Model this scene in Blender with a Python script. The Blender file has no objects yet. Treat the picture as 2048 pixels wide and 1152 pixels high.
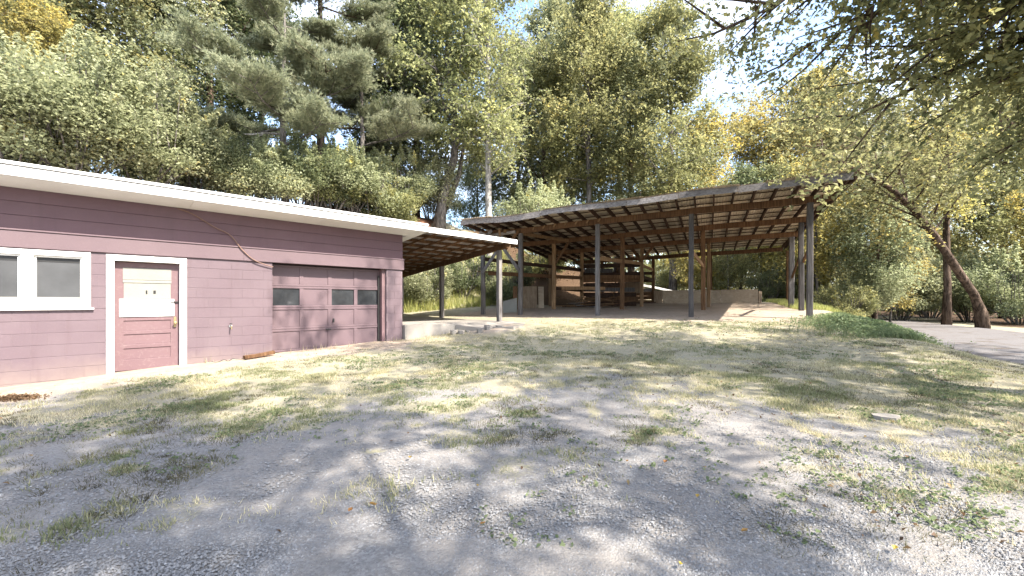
import bpy, math, random
import numpy as np
from mathutils import Vector, Matrix

# ------------------------------------------------------------------ camera, sky, sun, exposure
scene = bpy.context.scene
COL = scene.collection
F = 850.0                                   # focal length in pixels of the 2048 px wide photograph
CAMZ = 1.5
cam_d = bpy.data.cameras.new('camera')
cam = bpy.data.objects.new('camera', cam_d)
COL.objects.link(cam)
cam.location = (0, 0, CAMZ)
cam.rotation_euler = (math.radians(90), 0, 0)
cam_d.sensor_width = 36.0
cam_d.lens = 36.0 * F / 2048.0
cam_d.shift_y = 27.0 / 2048.0
cam_d.clip_end = 3000.0
cam_d.clip_start = 0.05
scene.camera = cam

SUN_AZ = math.radians(-35)                  # direction towards the sun, measured from +X
SUN_EL = math.radians(49)
sun_dir = Vector((math.cos(SUN_AZ) * math.cos(SUN_EL), math.sin(SUN_AZ) * math.cos(SUN_EL), math.sin(SUN_EL)))
world = bpy.data.worlds.new('World')
scene.world = world
world.use_nodes = True
nt = world.node_tree
nt.nodes.clear()
w_out = nt.nodes.new('ShaderNodeOutputWorld')
w_bg = nt.nodes.new('ShaderNodeBackground')
w_sky = nt.nodes.new('ShaderNodeTexSky')
w_sky.sky_type = 'NISHITA'
w_sky.sun_disc = False
w_sky.sun_elevation = SUN_EL
w_sky.sun_rotation = math.atan2(sun_dir.x, sun_dir.y)
w_sky.air_density = 1.0
w_sky.dust_density = 2.0
w_sky.ozone_density = 1.0
w_bg.inputs['Strength'].default_value = 0.12
# thin white clouds spread evenly over the whole sky
w_tc = nt.nodes.new('ShaderNodeTexCoord')
w_map = nt.nodes.new('ShaderNodeMapping')
w_map.inputs['Scale'].default_value = (1, 1, 1.6)
w_no = nt.nodes.new('ShaderNodeTexNoise')
w_no.inputs['Scale'].default_value = 3.0
w_no.inputs['Detail'].default_value = 6.0
w_no.inputs['Roughness'].default_value = 0.55
w_rmp = nt.nodes.new('ShaderNodeMapRange')
w_rmp.inputs['From Min'].default_value = 0.44
w_rmp.inputs['From Max'].default_value = 0.68
w_rmp.inputs['To Max'].default_value = 0.85
w_mix = nt.nodes.new('ShaderNodeMix')
w_mix.data_type = 'RGBA'
w_mix.inputs[7].default_value = (4.0, 4.15, 4.6, 1)
nt.links.new(w_tc.outputs['Generated'], w_map.inputs[0])
nt.links.new(w_map.outputs[0], w_no.inputs['Vector'])
nt.links.new(w_no.outputs['Fac'], w_rmp.inputs['Value'])
nt.links.new(w_rmp.outputs[0], w_mix.inputs[0])
nt.links.new(w_sky.outputs[0], w_mix.inputs[6])
nt.links.new(w_mix.outputs[2], w_bg.inputs['Color'])
nt.links.new(w_bg.outputs[0], w_out.inputs[0])

sun_d = bpy.data.lights.new('sun', 'SUN')
sun_d.energy = 3.3
sun_d.angle = math.radians(0.6)
sun_d.color = (1.0, 0.92, 0.81)
sun = bpy.data.objects.new('sun', sun_d)
COL.objects.link(sun)
sun.location = (20, -15, 40)
sun.rotation_euler = (-sun_dir).to_track_quat('-Z', 'Y').to_euler()

scene.view_settings.view_transform = 'Standard'
scene.view_settings.look = 'None'
scene.view_settings.exposure = 2.4
scene.view_settings.gamma = 1.0
scene.view_settings.use_curve_mapping = False
scene.render.engine = 'CYCLES'
scene.cycles.max_bounces = 10
scene.cycles.diffuse_bounces = 5
scene.cycles.transmission_bounces = 6
scene.cycles.use_denoising = True

rng = np.random.default_rng(7)
R = random.Random(11)

# ------------------------------------------------------------------ object helpers
ORIG = {}

def tag(o, label=None, cat=None, group=None, kind=None):
    if label: o['label'] = label
    if cat: o['category'] = cat
    if group: o['group'] = group
    if kind: o['kind'] = kind
    return o

def empty(name, loc):
    o = bpy.data.objects.new(name, None)
    o.empty_display_size = 0.2
    COL.objects.link(o)
    o.location = loc
    ORIG[o.name] = Vector(loc)
    return o

def thing(name, loc, label, cat, group=None):
    return tag(empty(name, loc), label, cat, group)

def mk(name, V, Fc, m, parent=None, smooth=False, base=False):
    """one mesh object from world-space vertices; origin at its centre (or base)"""
    V = np.asarray(V, dtype=float).reshape(-1, 3)
    lo, hi = V.min(0), V.max(0)
    c = (lo + hi) / 2
    if base: c[2] = lo[2]
    me = bpy.data.meshes.new(name)
    me.from_pydata((V - c).tolist(), [], [list(f) for f in Fc])
    me.materials.append(m)
    if smooth:
        me.polygons.foreach_set('use_smooth', [True] * len(me.polygons))
    me.update()
    o = bpy.data.objects.new(name, me)
    COL.objects.link(o)
    cc = Vector(c)
    ORIG[o.name] = cc
    if parent is not None:
        o.parent = parent
        o.location = cc - ORIG[parent.name]
    else:
        o.location = cc
    return o

def bulk(name, V, k, m, tint=None, parent=None):
    """big mesh of N faces with k corners each (no sharing), fast"""
    V = np.ascontiguousarray(V, dtype=np.float32).reshape(-1, 3)
    n = len(V) // k
    me = bpy.data.meshes.new(name)
    me.vertices.add(len(V))
    me.vertices.foreach_set('co', V.ravel())
    me.loops.add(n * k)
    me.loops.foreach_set('vertex_index', np.arange(n * k, dtype=np.int32))
    me.polygons.add(n)
    me.polygons.foreach_set('loop_start', np.arange(0, n * k, k, dtype=np.int32))
    if tint is not None:
        a = me.attributes.new('tint', 'FLOAT', 'FACE')
        a.data.foreach_set('value', np.ascontiguousarray(tint, dtype=np.float32))
    me.materials.append(m)
    me.update(calc_edges=True)
    return me

def link(name, me, parent=None, loc=(0, 0, 0)):
    o = bpy.data.objects.new(name, me)
    COL.objects.link(o)
    if parent is not None: o.parent = parent
    o.location = loc
    return o

def bar_geo(p0, p1, w, h, up=(0, 0, 1), ch=0.006, jit=0.0):
    """chamfered bar from p0 to p1: w across, h along 'up'"""
    p0, p1 = Vector(p0), Vector(p1)
    a = (p1 - p0).normalized()
    up = Vector(up)
    s = a.cross(up)
    if s.length < 1e-4: s = a.cross(Vector((0, 1, 0)))
    s.normalize()
    u = s.cross(a).normalized()
    hw, hh = w / 2, h / 2
    ch = min(ch, hw * 0.4, hh * 0.4)
    prof = [(-hw, -hh + ch), (-hw + ch, -hh), (hw - ch, -hh), (hw, -hh + ch), (hw, hh - ch), (hw - ch, hh), (-hw + ch, hh), (-hw, hh - ch)]
    L = (p1 - p0).length
    n = 2 if jit == 0 else max(3, int(L / 0.9) + 2)
    V, Fc = [], []
    for i in range(n):
        f = i / (n - 1)
        c = p0.lerp(p1, f)
        if jit: c = c + u * R.uniform(-jit, jit) + s * R.uniform(-jit, jit)
        for x, y in prof: V.append(c + s * x + u * y)
    for i in range(n - 1):
        for j in range(8):
            k = (j + 1) % 8
            Fc.append((i * 8 + j, i * 8 + k, i * 8 + 8 + k, i * 8 + 8 + j))
    Fc.append(tuple(range(7, -1, -1)))
    Fc.append(tuple(range((n - 1) * 8, n * 8)))
    return [tuple(v) for v in V], Fc

def bar(name, p0, p1, w, h, m, parent, up=(0, 0, 1), ch=0.006, jit=0.0):
    V, Fc = bar_geo(p0, p1, w, h, up, ch, jit)
    return mk(name, V, Fc, m, parent)

def tube_geo(P, rad, sides=8, wob=0.0, rg=None, cap=True):
    P = [Vector(p) for p in P]
    V, Fc = [], []
    ref = Vector((0.13, 0.97, 0.2))
    for i, p in enumerate(P):
        a = (P[min(i + 1, len(P) - 1)] - P[max(i - 1, 0)]).normalized()
        s = a.cross(ref)
        if s.length < 0.05: s = a.cross(Vector((1, 0, 0)))
        s.normalize()
        u = s.cross(a)
        for j in range(sides):
            t = 2 * math.pi * j / sides
            r = rad[i]
            if wob and rg is not None: r *= 1 + wob * (rg.random() - 0.5)
            V.append(tuple(p + s * (math.cos(t) * r) + u * (math.sin(t) * r)))
    for i in range(len(P) - 1):
        for j in range(sides):
            k = (j + 1) % sides
            Fc.append((i * sides + j, i * sides + k, (i + 1) * sides + k, (i + 1) * sides + j))
    if cap:
        Fc.append(tuple(range(sides - 1, -1, -1)))
        Fc.append(tuple(range((len(P) - 1) * sides, len(P) * sides)))
    return V, Fc

def prism_geo(poly, z0, z1):
    n = len(poly)
    V = [(x, y, z0 if not isinstance(z0, (list, tuple)) else z0[i]) for i, (x, y) in enumerate(poly)]
    V += [(x, y, z1 if not isinstance(z1, (list, tuple)) else z1[i]) for i, (x, y) in enumerate(poly)]
    Fc = [tuple(range(n - 1, -1, -1)), tuple(range(n, 2 * n))]
    for i in range(n):
        j = (i + 1) % n
        Fc.append((i, j, n + j, n + i))
    return V, Fc

def join(*geos):
    V, Fc = [], []
    for v, f in geos:
        b = len(V)
        V += list(v)
        Fc += [tuple(i + b for i in x) for x in f]
    return V, Fc

# ------------------------------------------------------------------ value noise (numpy)
_perm = rng.random((256, 256))
def vnoise(x, y):
    x = np.asarray(x, float); y = np.asarray(y, float)
    xi = np.floor(x).astype(int); yi = np.floor(y).astype(int)
    fx = x - xi; fy = y - yi
    fx = fx * fx * (3 - 2 * fx); fy = fy * fy * (3 - 2 * fy)
    g = lambda i, j: _perm[i & 255, j & 255]
    return (g(xi, yi) * (1 - fx) + g(xi + 1, yi) * fx) * (1 - fy) + (g(xi, yi + 1) * (1 - fx) + g(xi + 1, yi + 1) * fx) * fy
def fbm(x, y, o=4):
    s = 0; a = 0.5; t = 0
    for i in range(o):
        s = s + a * vnoise(x * 2 ** i + 17.3 * i, y * 2 ** i + 9.1 * i); t += a; a *= 0.5
    return s / t
def sstep(a, b, x):
    t = np.clip((np.asarray(x, float) - a) / (b - a), 0, 1)
    return t * t * (3 - 2 * t)

# ------------------------------------------------------------------ materials
def srgb(r, g, b):
    f = lambda c: c / 255 / 12.92 if c / 255 <= 0.04045 else ((c / 255 + 0.055) / 1.055) ** 2.4
    return (f(r), f(g), f(b), 1)

class MT:
    """small node-graph builder"""
    def __init__(self, name, rough=0.7, spec=0.3):
        self.m = bpy.data.materials.new(name)
        self.m.use_nodes = True
        self.t = self.m.node_tree
        self.p = self.t.nodes['Principled BSDF']
        self.p.inputs['Roughness'].default_value = rough
        self.p.inputs['Specular IOR Level'].default_value = spec
        self.tc = None
    def n(self, typ, **kw):
        x = self.t.nodes.new(typ)
        for k, v in kw.items(): setattr(x, k, v)
        return x
    def l(self, a, b): self.t.links.new(a, b)
    def vec(self, coord='Object', scale=(1, 1, 1)):
        if self.tc is None: self.tc = self.n('ShaderNodeTexCoord')
        mp = self.n('ShaderNodeMapping')
        mp.inputs['Scale'].default_value = scale
        self.l(self.tc.outputs[coord], mp.inputs[0])
        return mp.outputs[0]
    def world(self, scale=(1, 1, 1)):
        g = self.n('ShaderNodeNewGeometry')
        mp = self.n('ShaderNodeMapping')
        mp.inputs['Scale'].default_value = scale
        self.l(g.outputs['Position'], mp.inputs[0])
        return mp.outputs[0]
    def noise(self, v, scale=5, detail=5, rough=0.6, dist=0):
        x = self.n('ShaderNodeTexNoise')
        x.inputs['Scale'].default_value = scale
        x.inputs['Detail'].default_value = detail
        x.inputs['Roughness'].default_value = rough
        x.inputs['Distortion'].default_value = dist
        self.l(v, x.inputs['Vector'])
        return x.outputs['Fac']
    def ramp(self, fac, stops):
        x = self.n('ShaderNodeValToRGB')
        e = x.color_ramp.elements
        while len(e) < len(stops): e.new(0.5)
        for i, (p, c) in enumerate(stops):
            e[i].position = p
            e[i].color = c if len(c) == 4 else (*c, 1)
        self.l(fac, x.inputs[0])
        return x.outputs[0]
    def mix(self, fac, a, b, mode='MIX'):
        x = self.n('ShaderNodeMix', data_type='RGBA', blend_type=mode)
        for s, v in ((0, fac), (6, a), (7, b)):
            if hasattr(v, 'links') or isinstance(v, bpy.types.NodeSocket): self.l(v, x.inputs[s])
            elif s == 0: x.inputs[0].default_value = v
            else: x.inputs[s].default_value = v if len(v) == 4 else (*v, 1)
        return x.outputs[2]
    def math(self, op, a, b=0.0, clamp=False):
        x = self.n('ShaderNodeMath', operation=op, use_clamp=clamp)
        for i, v in enumerate((a, b)):
            if isinstance(v, bpy.types.NodeSocket): self.l(v, x.inputs[i])
            else: x.inputs[i].default_value = v
        return x.outputs[0]
    def rng(self, v, a, b, c=0.0, d=1.0):
        x = self.n('ShaderNodeMapRange')
        self.l(v, x.inputs[0])
        for i, q in enumerate((a, b, c, d)): x.inputs[i + 1].default_value = q
        return x.outputs[0]
    def attr(self, name):
        x = self.n('ShaderNodeAttribute', attribute_name=name)
        return x.outputs['Fac']
    def rnd(self):
        return self.n('ShaderNodeObjectInfo').outputs['Random']
    def color(self, c): self.l(c, self.p.inputs['Base Color']); return self
    def bump(self, h, strength=0.3, dist=0.01):
        x = self.n('ShaderNodeBump')
        x.inputs['Strength'].default_value = strength
        x.inputs['Distance'].default_value = dist
        self.l(h, x.inputs['Height'])
        self.l(x.outputs[0], self.p.inputs['Normal'])
        return self

def mat_paint(name, c1, c2, rough=0.6, dirt=(0.2, 0.17, 0.13), dirt_amt=0.25, scale=3.0, mud=False):
    M = MT(name, rough, 0.3)
    v = M.world()
    big = M.noise(v, scale * 0.4, 4)
    fine = M.noise(v, scale * 14, 6, 0.7)
    col = M.mix(M.rng(big, 0.35, 0.7), c1, c2)
    d = M.math('MULTIPLY', M.rng(fine, 0.52, 0.75), dirt_amt)
    col = M.mix(d, col, dirt)
    if mud:                                 # rain-splashed soil along the foot of the wall, old drips below the boards
        sx = M.n('ShaderNodeSeparateXYZ'); g_ = M.n('ShaderNodeNewGeometry'); M.l(g_.outputs['Position'], sx.inputs[0])
        lowz = M.math('ADD', sx.outputs[2], M.math('MULTIPLY', M.noise(v, 2.5, 5, 0.7), -0.5))
        col = M.mix(M.math('MULTIPLY', M.rng(lowz, 0.28, -0.12), 0.75, True), col, (0.20, 0.155, 0.135, 1))
        dr = M.noise(M.world((6, 6, 0.5)), 1.5, 4, 0.6)
        col = M.mix(M.math('MULTIPLY', M.rng(dr, 0.52, 0.75), 0.35, True), col, (0.085, 0.055, 0.06, 1))
    r = M.rnd()
    hv = M.n('ShaderNodeHueSaturation')
    M.l(col, hv.inputs['Color'])
    M.l(M.rng(r, 0, 1, 0.975, 1.025), hv.inputs['Value'])
    M.color(hv.outputs[0])
    M.bump(fine, 0.2, 0.003)
    return M.m

def mat_wood(name, c1, c2, c3, rough=0.85, axis=2, stretch=18.0):
    """weathered timber: grain drawn out along the piece's long direction (object axis)"""
    M = MT(name, rough, 0.15)
    sc = [stretch] * 3
    sc[axis] = 1.2
    v = M.world(tuple(sc))
    g = M.noise(v, 1.6, 6, 0.65, 0.4)
    big = M.noise(M.world(), 1.3, 3)
    col = M.ramp(g, [(0.3, c1), (0.5, c2), (0.72, c3)])
    r = M.rnd()
    hv = M.n('ShaderNodeHueSaturation')
    M.l(col, hv.inputs['Color'])
    M.l(M.math('MULTIPLY', M.rng(r, 0, 1, 0.75, 1.25), M.rng(big, 0.3, 0.7, 0.8, 1.2)), hv.inputs['Value'])
    M.color(hv.outputs[0])
    M.bump(g, 0.4, 0.006)
    return M.m

def mat_leaf(name, stops, trans=0.4, rough=0.55):
    M = MT(name, rough, 0.25)
    t = M.attr('tint')
    col = M.ramp(t, stops)
    r = M.rnd()
    hv = M.n('ShaderNodeHueSaturation')
    M.l(col, hv.inputs['Color'])
    M.l(M.rng(r, 0, 1, 0.85, 1.15), hv.inputs['Value'])
    M.l(M.rng(r, 0, 1, 0.49, 0.51), hv.inputs['Hue'])
    M.color(hv.outputs[0])
    tr = M.n('ShaderNodeBsdfTranslucent')
    h2 = M.n('ShaderNodeHueSaturation')
    h2.inputs['Value'].default_value = 1.6
    h2.inputs['Hue'].default_value = 0.5
    M.l(hv.outputs[0], h2.inputs['Color'])
    M.l(h2.outputs[0], tr.inputs[0])
    mx = M.n('ShaderNodeMixShader')
    mx.inputs[0].default_value = trans
    M.l(M.p.outputs[0], mx.inputs[1])
    M.l(tr.outputs[0], mx.inputs[2])
    out = M.t.nodes['Material Output']
    M.l(mx.outputs[0], out.inputs[0])
    return M.m

def mat_bark(name, c1, c2, sc=1.0):
    M = MT(name, 0.95, 0.1)
    v = M.vec('Object', (4.5 * sc, 4.5 * sc, 0.9 * sc))
    g = M.noise(v, 1.8, 6, 0.7, 0.6)
    big = M.noise(M.vec('Object', (1, 1, 1)), 1.1, 3)
    col = M.ramp(g, [(0.40, c1), (0.60, c2)])
    hv = M.n('ShaderNodeHueSaturation')
    M.l(col, hv.inputs['Color'])
    M.l(M.rng(big, 0.3, 0.7, 0.7, 1.3), hv.inputs['Value'])
    M.color(hv.outputs[0])
    M.bump(g, 1.0, 0.06)
    return M.m

def mat_flat(name, c, rough=0.6, spec=0.3, metal=0.0, var=0.15, scale=20):
    M = MT(name, rough, spec)
    M.p.inputs['Metallic'].default_value = metal
    f = M.noise(M.world(), scale, 5)
    k = tuple(x * (1 - var) for x in c[:3])
    M.color(M.mix(M.rng(f, 0.3, 0.7), c, k))
    M.bump(f, 0.1, 0.003)
    return M.m

maroon = mat_paint('maroon_paint', (0.112, 0.081, 0.093, 1), (0.126, 0.094, 0.105, 1), 0.55, (0.21, 0.15, 0.15, 1), 0.2, mud=True)
maroon_siding = mat_paint('maroon_siding_paint', (0.112, 0.063, 0.074, 1), (0.132, 0.077, 0.087, 1), 0.5, (0.18, 0.11, 0.115, 1), 0.2, mud=True)
maroon_overhead = mat_paint('faded_maroon_door_paint', (0.112, 0.078, 0.088, 1), (0.128, 0.09, 0.099, 1), 0.55, (0.2, 0.15, 0.15, 1), 0.2)
maroon_mortar = mat_paint('painted_mortar', (0.14, 0.106, 0.117, 1), (0.16, 0.122, 0.132, 1), 0.8)
maroon_door = mat_paint('worn_maroon_door_paint', (0.125, 0.076, 0.084, 1), (0.15, 0.095, 0.10, 1), 0.6, (0.30, 0.25, 0.23, 1), 0.22, 1.2)
white = mat_paint('white_trim_paint', (0.8, 0.8, 0.79, 1), (0.74, 0.74, 0.72, 1), 0.5, (0.5, 0.47, 0.42, 1), 0.18)
soffit_white = mat_paint('soffit_paint', (0.74, 0.74, 0.72, 1), (0.66, 0.66, 0.64, 1), 0.7, (0.4, 0.37, 0.33, 1), 0.3)
board_grey = mat_paint('grey_board', (0.20, 0.20, 0.175, 1), (0.245, 0.24, 0.215, 1), 0.7, (0.14, 0.13, 0.10, 1), 0.4)
wood_grey = mat_wood('grey_weathered_timber', (0.06, 0.055, 0.05), (0.14, 0.13, 0.125), (0.24, 0.225, 0.215))
wood_brown = mat_wood('brown_timber', (0.05, 0.027, 0.014), (0.11, 0.06, 0.031), (0.185, 0.107, 0.056))
wood_charcoal = mat_wood('dark_weathered_post', (0.03, 0.027, 0.026), (0.065, 0.06, 0.058), (0.12, 0.11, 0.105))
wood_tan = mat_wood('tan_timber', (0.11, 0.068, 0.036), (0.19, 0.12, 0.065), (0.27, 0.18, 0.105))
wood_dark = mat_wood('dark_timber', (0.02, 0.012, 0.009), (0.045, 0.026, 0.018), (0.08, 0.048, 0.032), axis=0, stretch=12)
wood_fascia = mat_wood('silvered_fascia_board', (0.08, 0.07, 0.065), (0.165, 0.15, 0.14), (0.26, 0.24, 0.225), axis=0)
plywood = mat_wood('plywood', (0.24, 0.19, 0.14), (0.31, 0.25, 0.185), (0.37, 0.31, 0.24), axis=0, stretch=8)
plywood_old = mat_wood('old_plywood', (0.12, 0.09, 0.06), (0.175, 0.13, 0.09), (0.23, 0.18, 0.125), axis=2, stretch=8)
dark_metal = mat_flat('dark_metal', (0.04, 0.04, 0.04, 1), 0.5, 0.5, 0.6)
brass = mat_flat('dull_brass', (0.35, 0.28, 0.15, 1), 0.45, 0.5, 0.8)
cable_m = mat_flat('brown_cable', (0.20, 0.12, 0.09, 1), 0.6)
concrete = mat_paint('old_concrete', (0.27, 0.25, 0.225, 1), (0.185, 0.17, 0.155, 1), 0.9, (0.22, 0.19, 0.15, 1), 0.5, 2.2)
membrane = mat_flat('roof_membrane', (0.6, 0.6, 0.6, 1), 0.7)

def mat_sheet(name, c1, c2, rust, rough, metal, rust_amt):
    M = MT(name, rough, 0.4)
    M.p.inputs['Metallic'].default_value = metal
    v = M.world()
    a = M.noise(v, 0.9, 4)
    b = M.noise(v, 7, 6, 0.7)
    col = M.mix(M.rng(a, 0.35, 0.65), c1, c2)
    col = M.mix(M.math('MULTIPLY', M.rng(b, 0.45, 0.7), rust_amt), col, rust)
    r = M.rnd()
    hv = M.n('ShaderNodeHueSaturation')
    M.l(col, hv.inputs['Color'])
    M.l(M.rng(r, 0, 1, 0.8, 1.2), hv.inputs['Value'])
    M.color(hv.outputs[0])
    M.bump(b, 0.1, 0.004)
    return M.m
tin = mat_sheet('old_roofing_tin', (0.50, 0.43, 0.34, 1), (0.60, 0.53, 0.43, 1), (0.20, 0.12, 0.07, 1), 0.6, 0.0, 0.35)
tin_carport = mat_sheet('grey_roofing_tin', (0.36, 0.34, 0.32, 1), (0.44, 0.42, 0.4, 1), (0.2, 0.09, 0.045, 1), 0.6, 0.0, 0.7)

def mat_glass(name):
    M = MT(name, 0.2, 0.3)
    v = M.world()
    f = M.noise(v, 3.0, 5)
    M.color(M.ramp(f, [(0.35, (0.012, 0.014, 0.017)), (0.62, (0.03, 0.033, 0.037)), (0.8, (0.10, 0.10, 0.105))]))
    M.l(M.rng(M.noise(v, 9, 5), 0.3, 0.8, 0.06, 0.35), M.p.inputs['Roughness'])
    return M.m
glass = mat_glass('dusty_window_glass')
screen_m = mat_flat('grey_window_screen', (0.075, 0.078, 0.082, 1), 0.6, 0.12, 0.0, 0.35, 1.6)

leaf_olive = mat_leaf('olive_leaves', [(0.0, (0.08, 0.093, 0.042)), (0.45, (0.215, 0.222, 0.10)), (0.8, (0.34, 0.335, 0.155)), (1.0, (0.47, 0.40, 0.12))], 0.42)
leaf_dark = mat_leaf('dark_green_leaves', [(0.0, (0.032, 0.046, 0.022)), (0.6, (0.085, 0.108, 0.048)), (1.0, (0.19, 0.2, 0.085))], 0.4)
leaf_pale = mat_leaf('pale_green_leaves', [(0.0, (0.12, 0.14, 0.075)), (0.5, (0.265, 0.285, 0.16)), (0.85, (0.38, 0.395, 0.25)), (1.0, (0.46, 0.40, 0.15))], 0.4)
leaf_yellow = mat_leaf('yellowing_leaves', [(0.0, (0.13, 0.13, 0.05)), (0.4, (0.28, 0.255, 0.09)), (0.75, (0.42, 0.36, 0.11)), (1.0, (0.50, 0.39, 0.09))], 0.48)
leaf_green = mat_leaf('mid_green_leaves', [(0.0, (0.06, 0.08, 0.042)), (0.5, (0.15, 0.175, 0.09)), (1.0, (0.28, 0.29, 0.15))], 0.42)
needle_m = mat_leaf('pine_needles', [(0.0, (0.125, 0.145, 0.09)), (0.5, (0.235, 0.255, 0.16)), (1.0, (0.345, 0.35, 0.23))], 0.35)
weed_m = mat_leaf('weed_leaves', [(0.0, (0.07, 0.10, 0.045)), (0.6, (0.145, 0.185, 0.09)), (1.0, (0.25, 0.27, 0.14))], 0.4)
grass_m = mat_leaf('lawn_grass', [(0.0, (0.14, 0.155, 0.075)), (0.35, (0.285, 0.27, 0.16)), (0.7, (0.42, 0.375, 0.24)), (1.0, (0.50, 0.445, 0.32))], 0.4, 0.7)
tallgrass_m = mat_leaf('tall_meadow_grass', [(0.0, (0.14, 0.17, 0.05)), (0.5, (0.26, 0.27, 0.09)), (1.0, (0.42, 0.38, 0.16))], 0.4, 0.7)
litter_m = mat_leaf('fallen_leaf', [(0.0, (0.07, 0.04, 0.022)), (0.4, (0.15, 0.095, 0.05)), (0.75, (0.27, 0.20, 0.09)), (1.0, (0.42, 0.32, 0.10))], 0.2, 0.6)
yellow_leaf_m = mat_leaf('yellow_fallen_leaf', [(0.0, (0.40, 0.29, 0.06)), (1.0, (0.46, 0.36, 0.10))], 0.2, 0.5)
rust_leaf_m = mat_leaf('rusty_fallen_leaf', [(0.0, (0.28, 0.15, 0.05)), (1.0, (0.34, 0.20, 0.07))], 0.2, 0.5)
bark_brown = mat_bark('brown_bark', (0.028, 0.02, 0.015, 1), (0.135, 0.098, 0.074, 1))
bark_grey = mat_bark('grey_bark', (0.055, 0.05, 0.045, 1), (0.20, 0.18, 0.165, 1))
bark_white = mat_bark('pale_bark', (0.17, 0.16, 0.14, 1), (0.36, 0.34, 0.31, 1))

# ------------------------------------------------------------------ ground shape
_rk = [(-40, 0.0), (0, 0.0), (4, 0.2), (6.4, 0.31), (9.4, 0.44), (11, 0.6), (12.65, 0.78), (15.1, 1.0), (17.9, 1.18), (20.7, 1.26), (24.7, 1.42), (30, 1.5), (400, 1.5)]
_edge = [(5.2, -6), (6.0, 2.5), (7.2, 5.95), (8.1, 8.3), (9.5, 12.0), (11.8, 16.0), (15, 22), (19, 30), (24, 60), (24, 400)]
def ground_z(x, y):
    x = np.asarray(x, float); y = np.asarray(y, float)
    r = 0.42 * x + 0.907 * y
    z = np.interp(r, [a for a, b in _rk], [b for a, b in _rk])
    # lawn edge drops to the lower drive on the right
    ex = np.interp(y, [b for a, b in _edge], [a for a, b in _edge])
    s = sstep(-0.3, 2.2, (x - ex) * 0.93)
    z = z * (1 - s) + (0.18 + 0.004 * np.maximum(y, 0)) * s
    # wooded bank behind the buildings
    q = -0.705 * x + 0.709 * y
    p = 0.709 * x + 0.705 * y
    toe = np.interp(p, [-60, 10, 15, 20, 24, 30, 60], [18.0, 17.3, 16.7, 15.6, 13.4, 12.6, 20])
    hh = np.interp(p, [-60, 14, 20, 24, 32, 60], [5.2, 5.4, 4.3, 2.6, 1.6, 1.0])
    wd = np.interp(p, [-60, 14, 24, 60], [5.0, 5.0, 5.5, 9.0])
    z = z + hh * sstep(0, 1, (q - toe) / wd) + 0.05 * np.maximum(q - toe - wd, 0) * np.clip((60 - p) / 40, 0, 1)
    t_ = (x + 7.18) * 0.7091 + (y - 7.67) * 0.7051; o_ = (x + 7.18) * 0.7051 - (y - 7.67) * 0.7091
    z = z + 0.17 * np.exp(-((t_ - 8.3) / 1.0) ** 2 - ((o_ - 1.5) / 0.75) ** 2)
    z = z + 0.05 * (fbm(x * 0.35, y * 0.35, 3) - 0.5) * sstep(3, 9, np.hypot(x, y)) * 1.0
    return z
def gz(x, y): return float(ground_z(x, y))

def at(px, py, Y):                         # a point of the photograph at distance Y in front of the camera
    return Vector(((px - 1024) / F * Y, Y, CAMZ + (603 - py) / F * Y))

# frames of reference -------------------------------------------------
GA = math.atan2(0.705, 0.709)
gd = Vector((math.cos(GA), math.sin(GA), 0))           # along the garage front, away from the camera
gn = Vector((math.sin(GA), -math.cos(GA), 0))          # out of the garage front
G0 = Vector((-7.18, 7.67, 0))
def W(t, o, z): return G0 + gd * t + gn * o + Vector((0, 0, z))
H0 = 3.8
su = Vector((-0.907, 0.42, 0)).normalized()            # along the shed, to the left
sr = Vector((0.42, 0.907, 0)).normalized()             # into the shed
def S(u, r, z=0.0): return su * (u * H0) + sr * (r * H0) + Vector((0, 0, z))
def shed_roof_z(u, r):                                 # underside of the roof covering
    return CAMZ + H0 - 0.027 * u * H0 - 0.046 * r * H0 + 0.10

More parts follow.
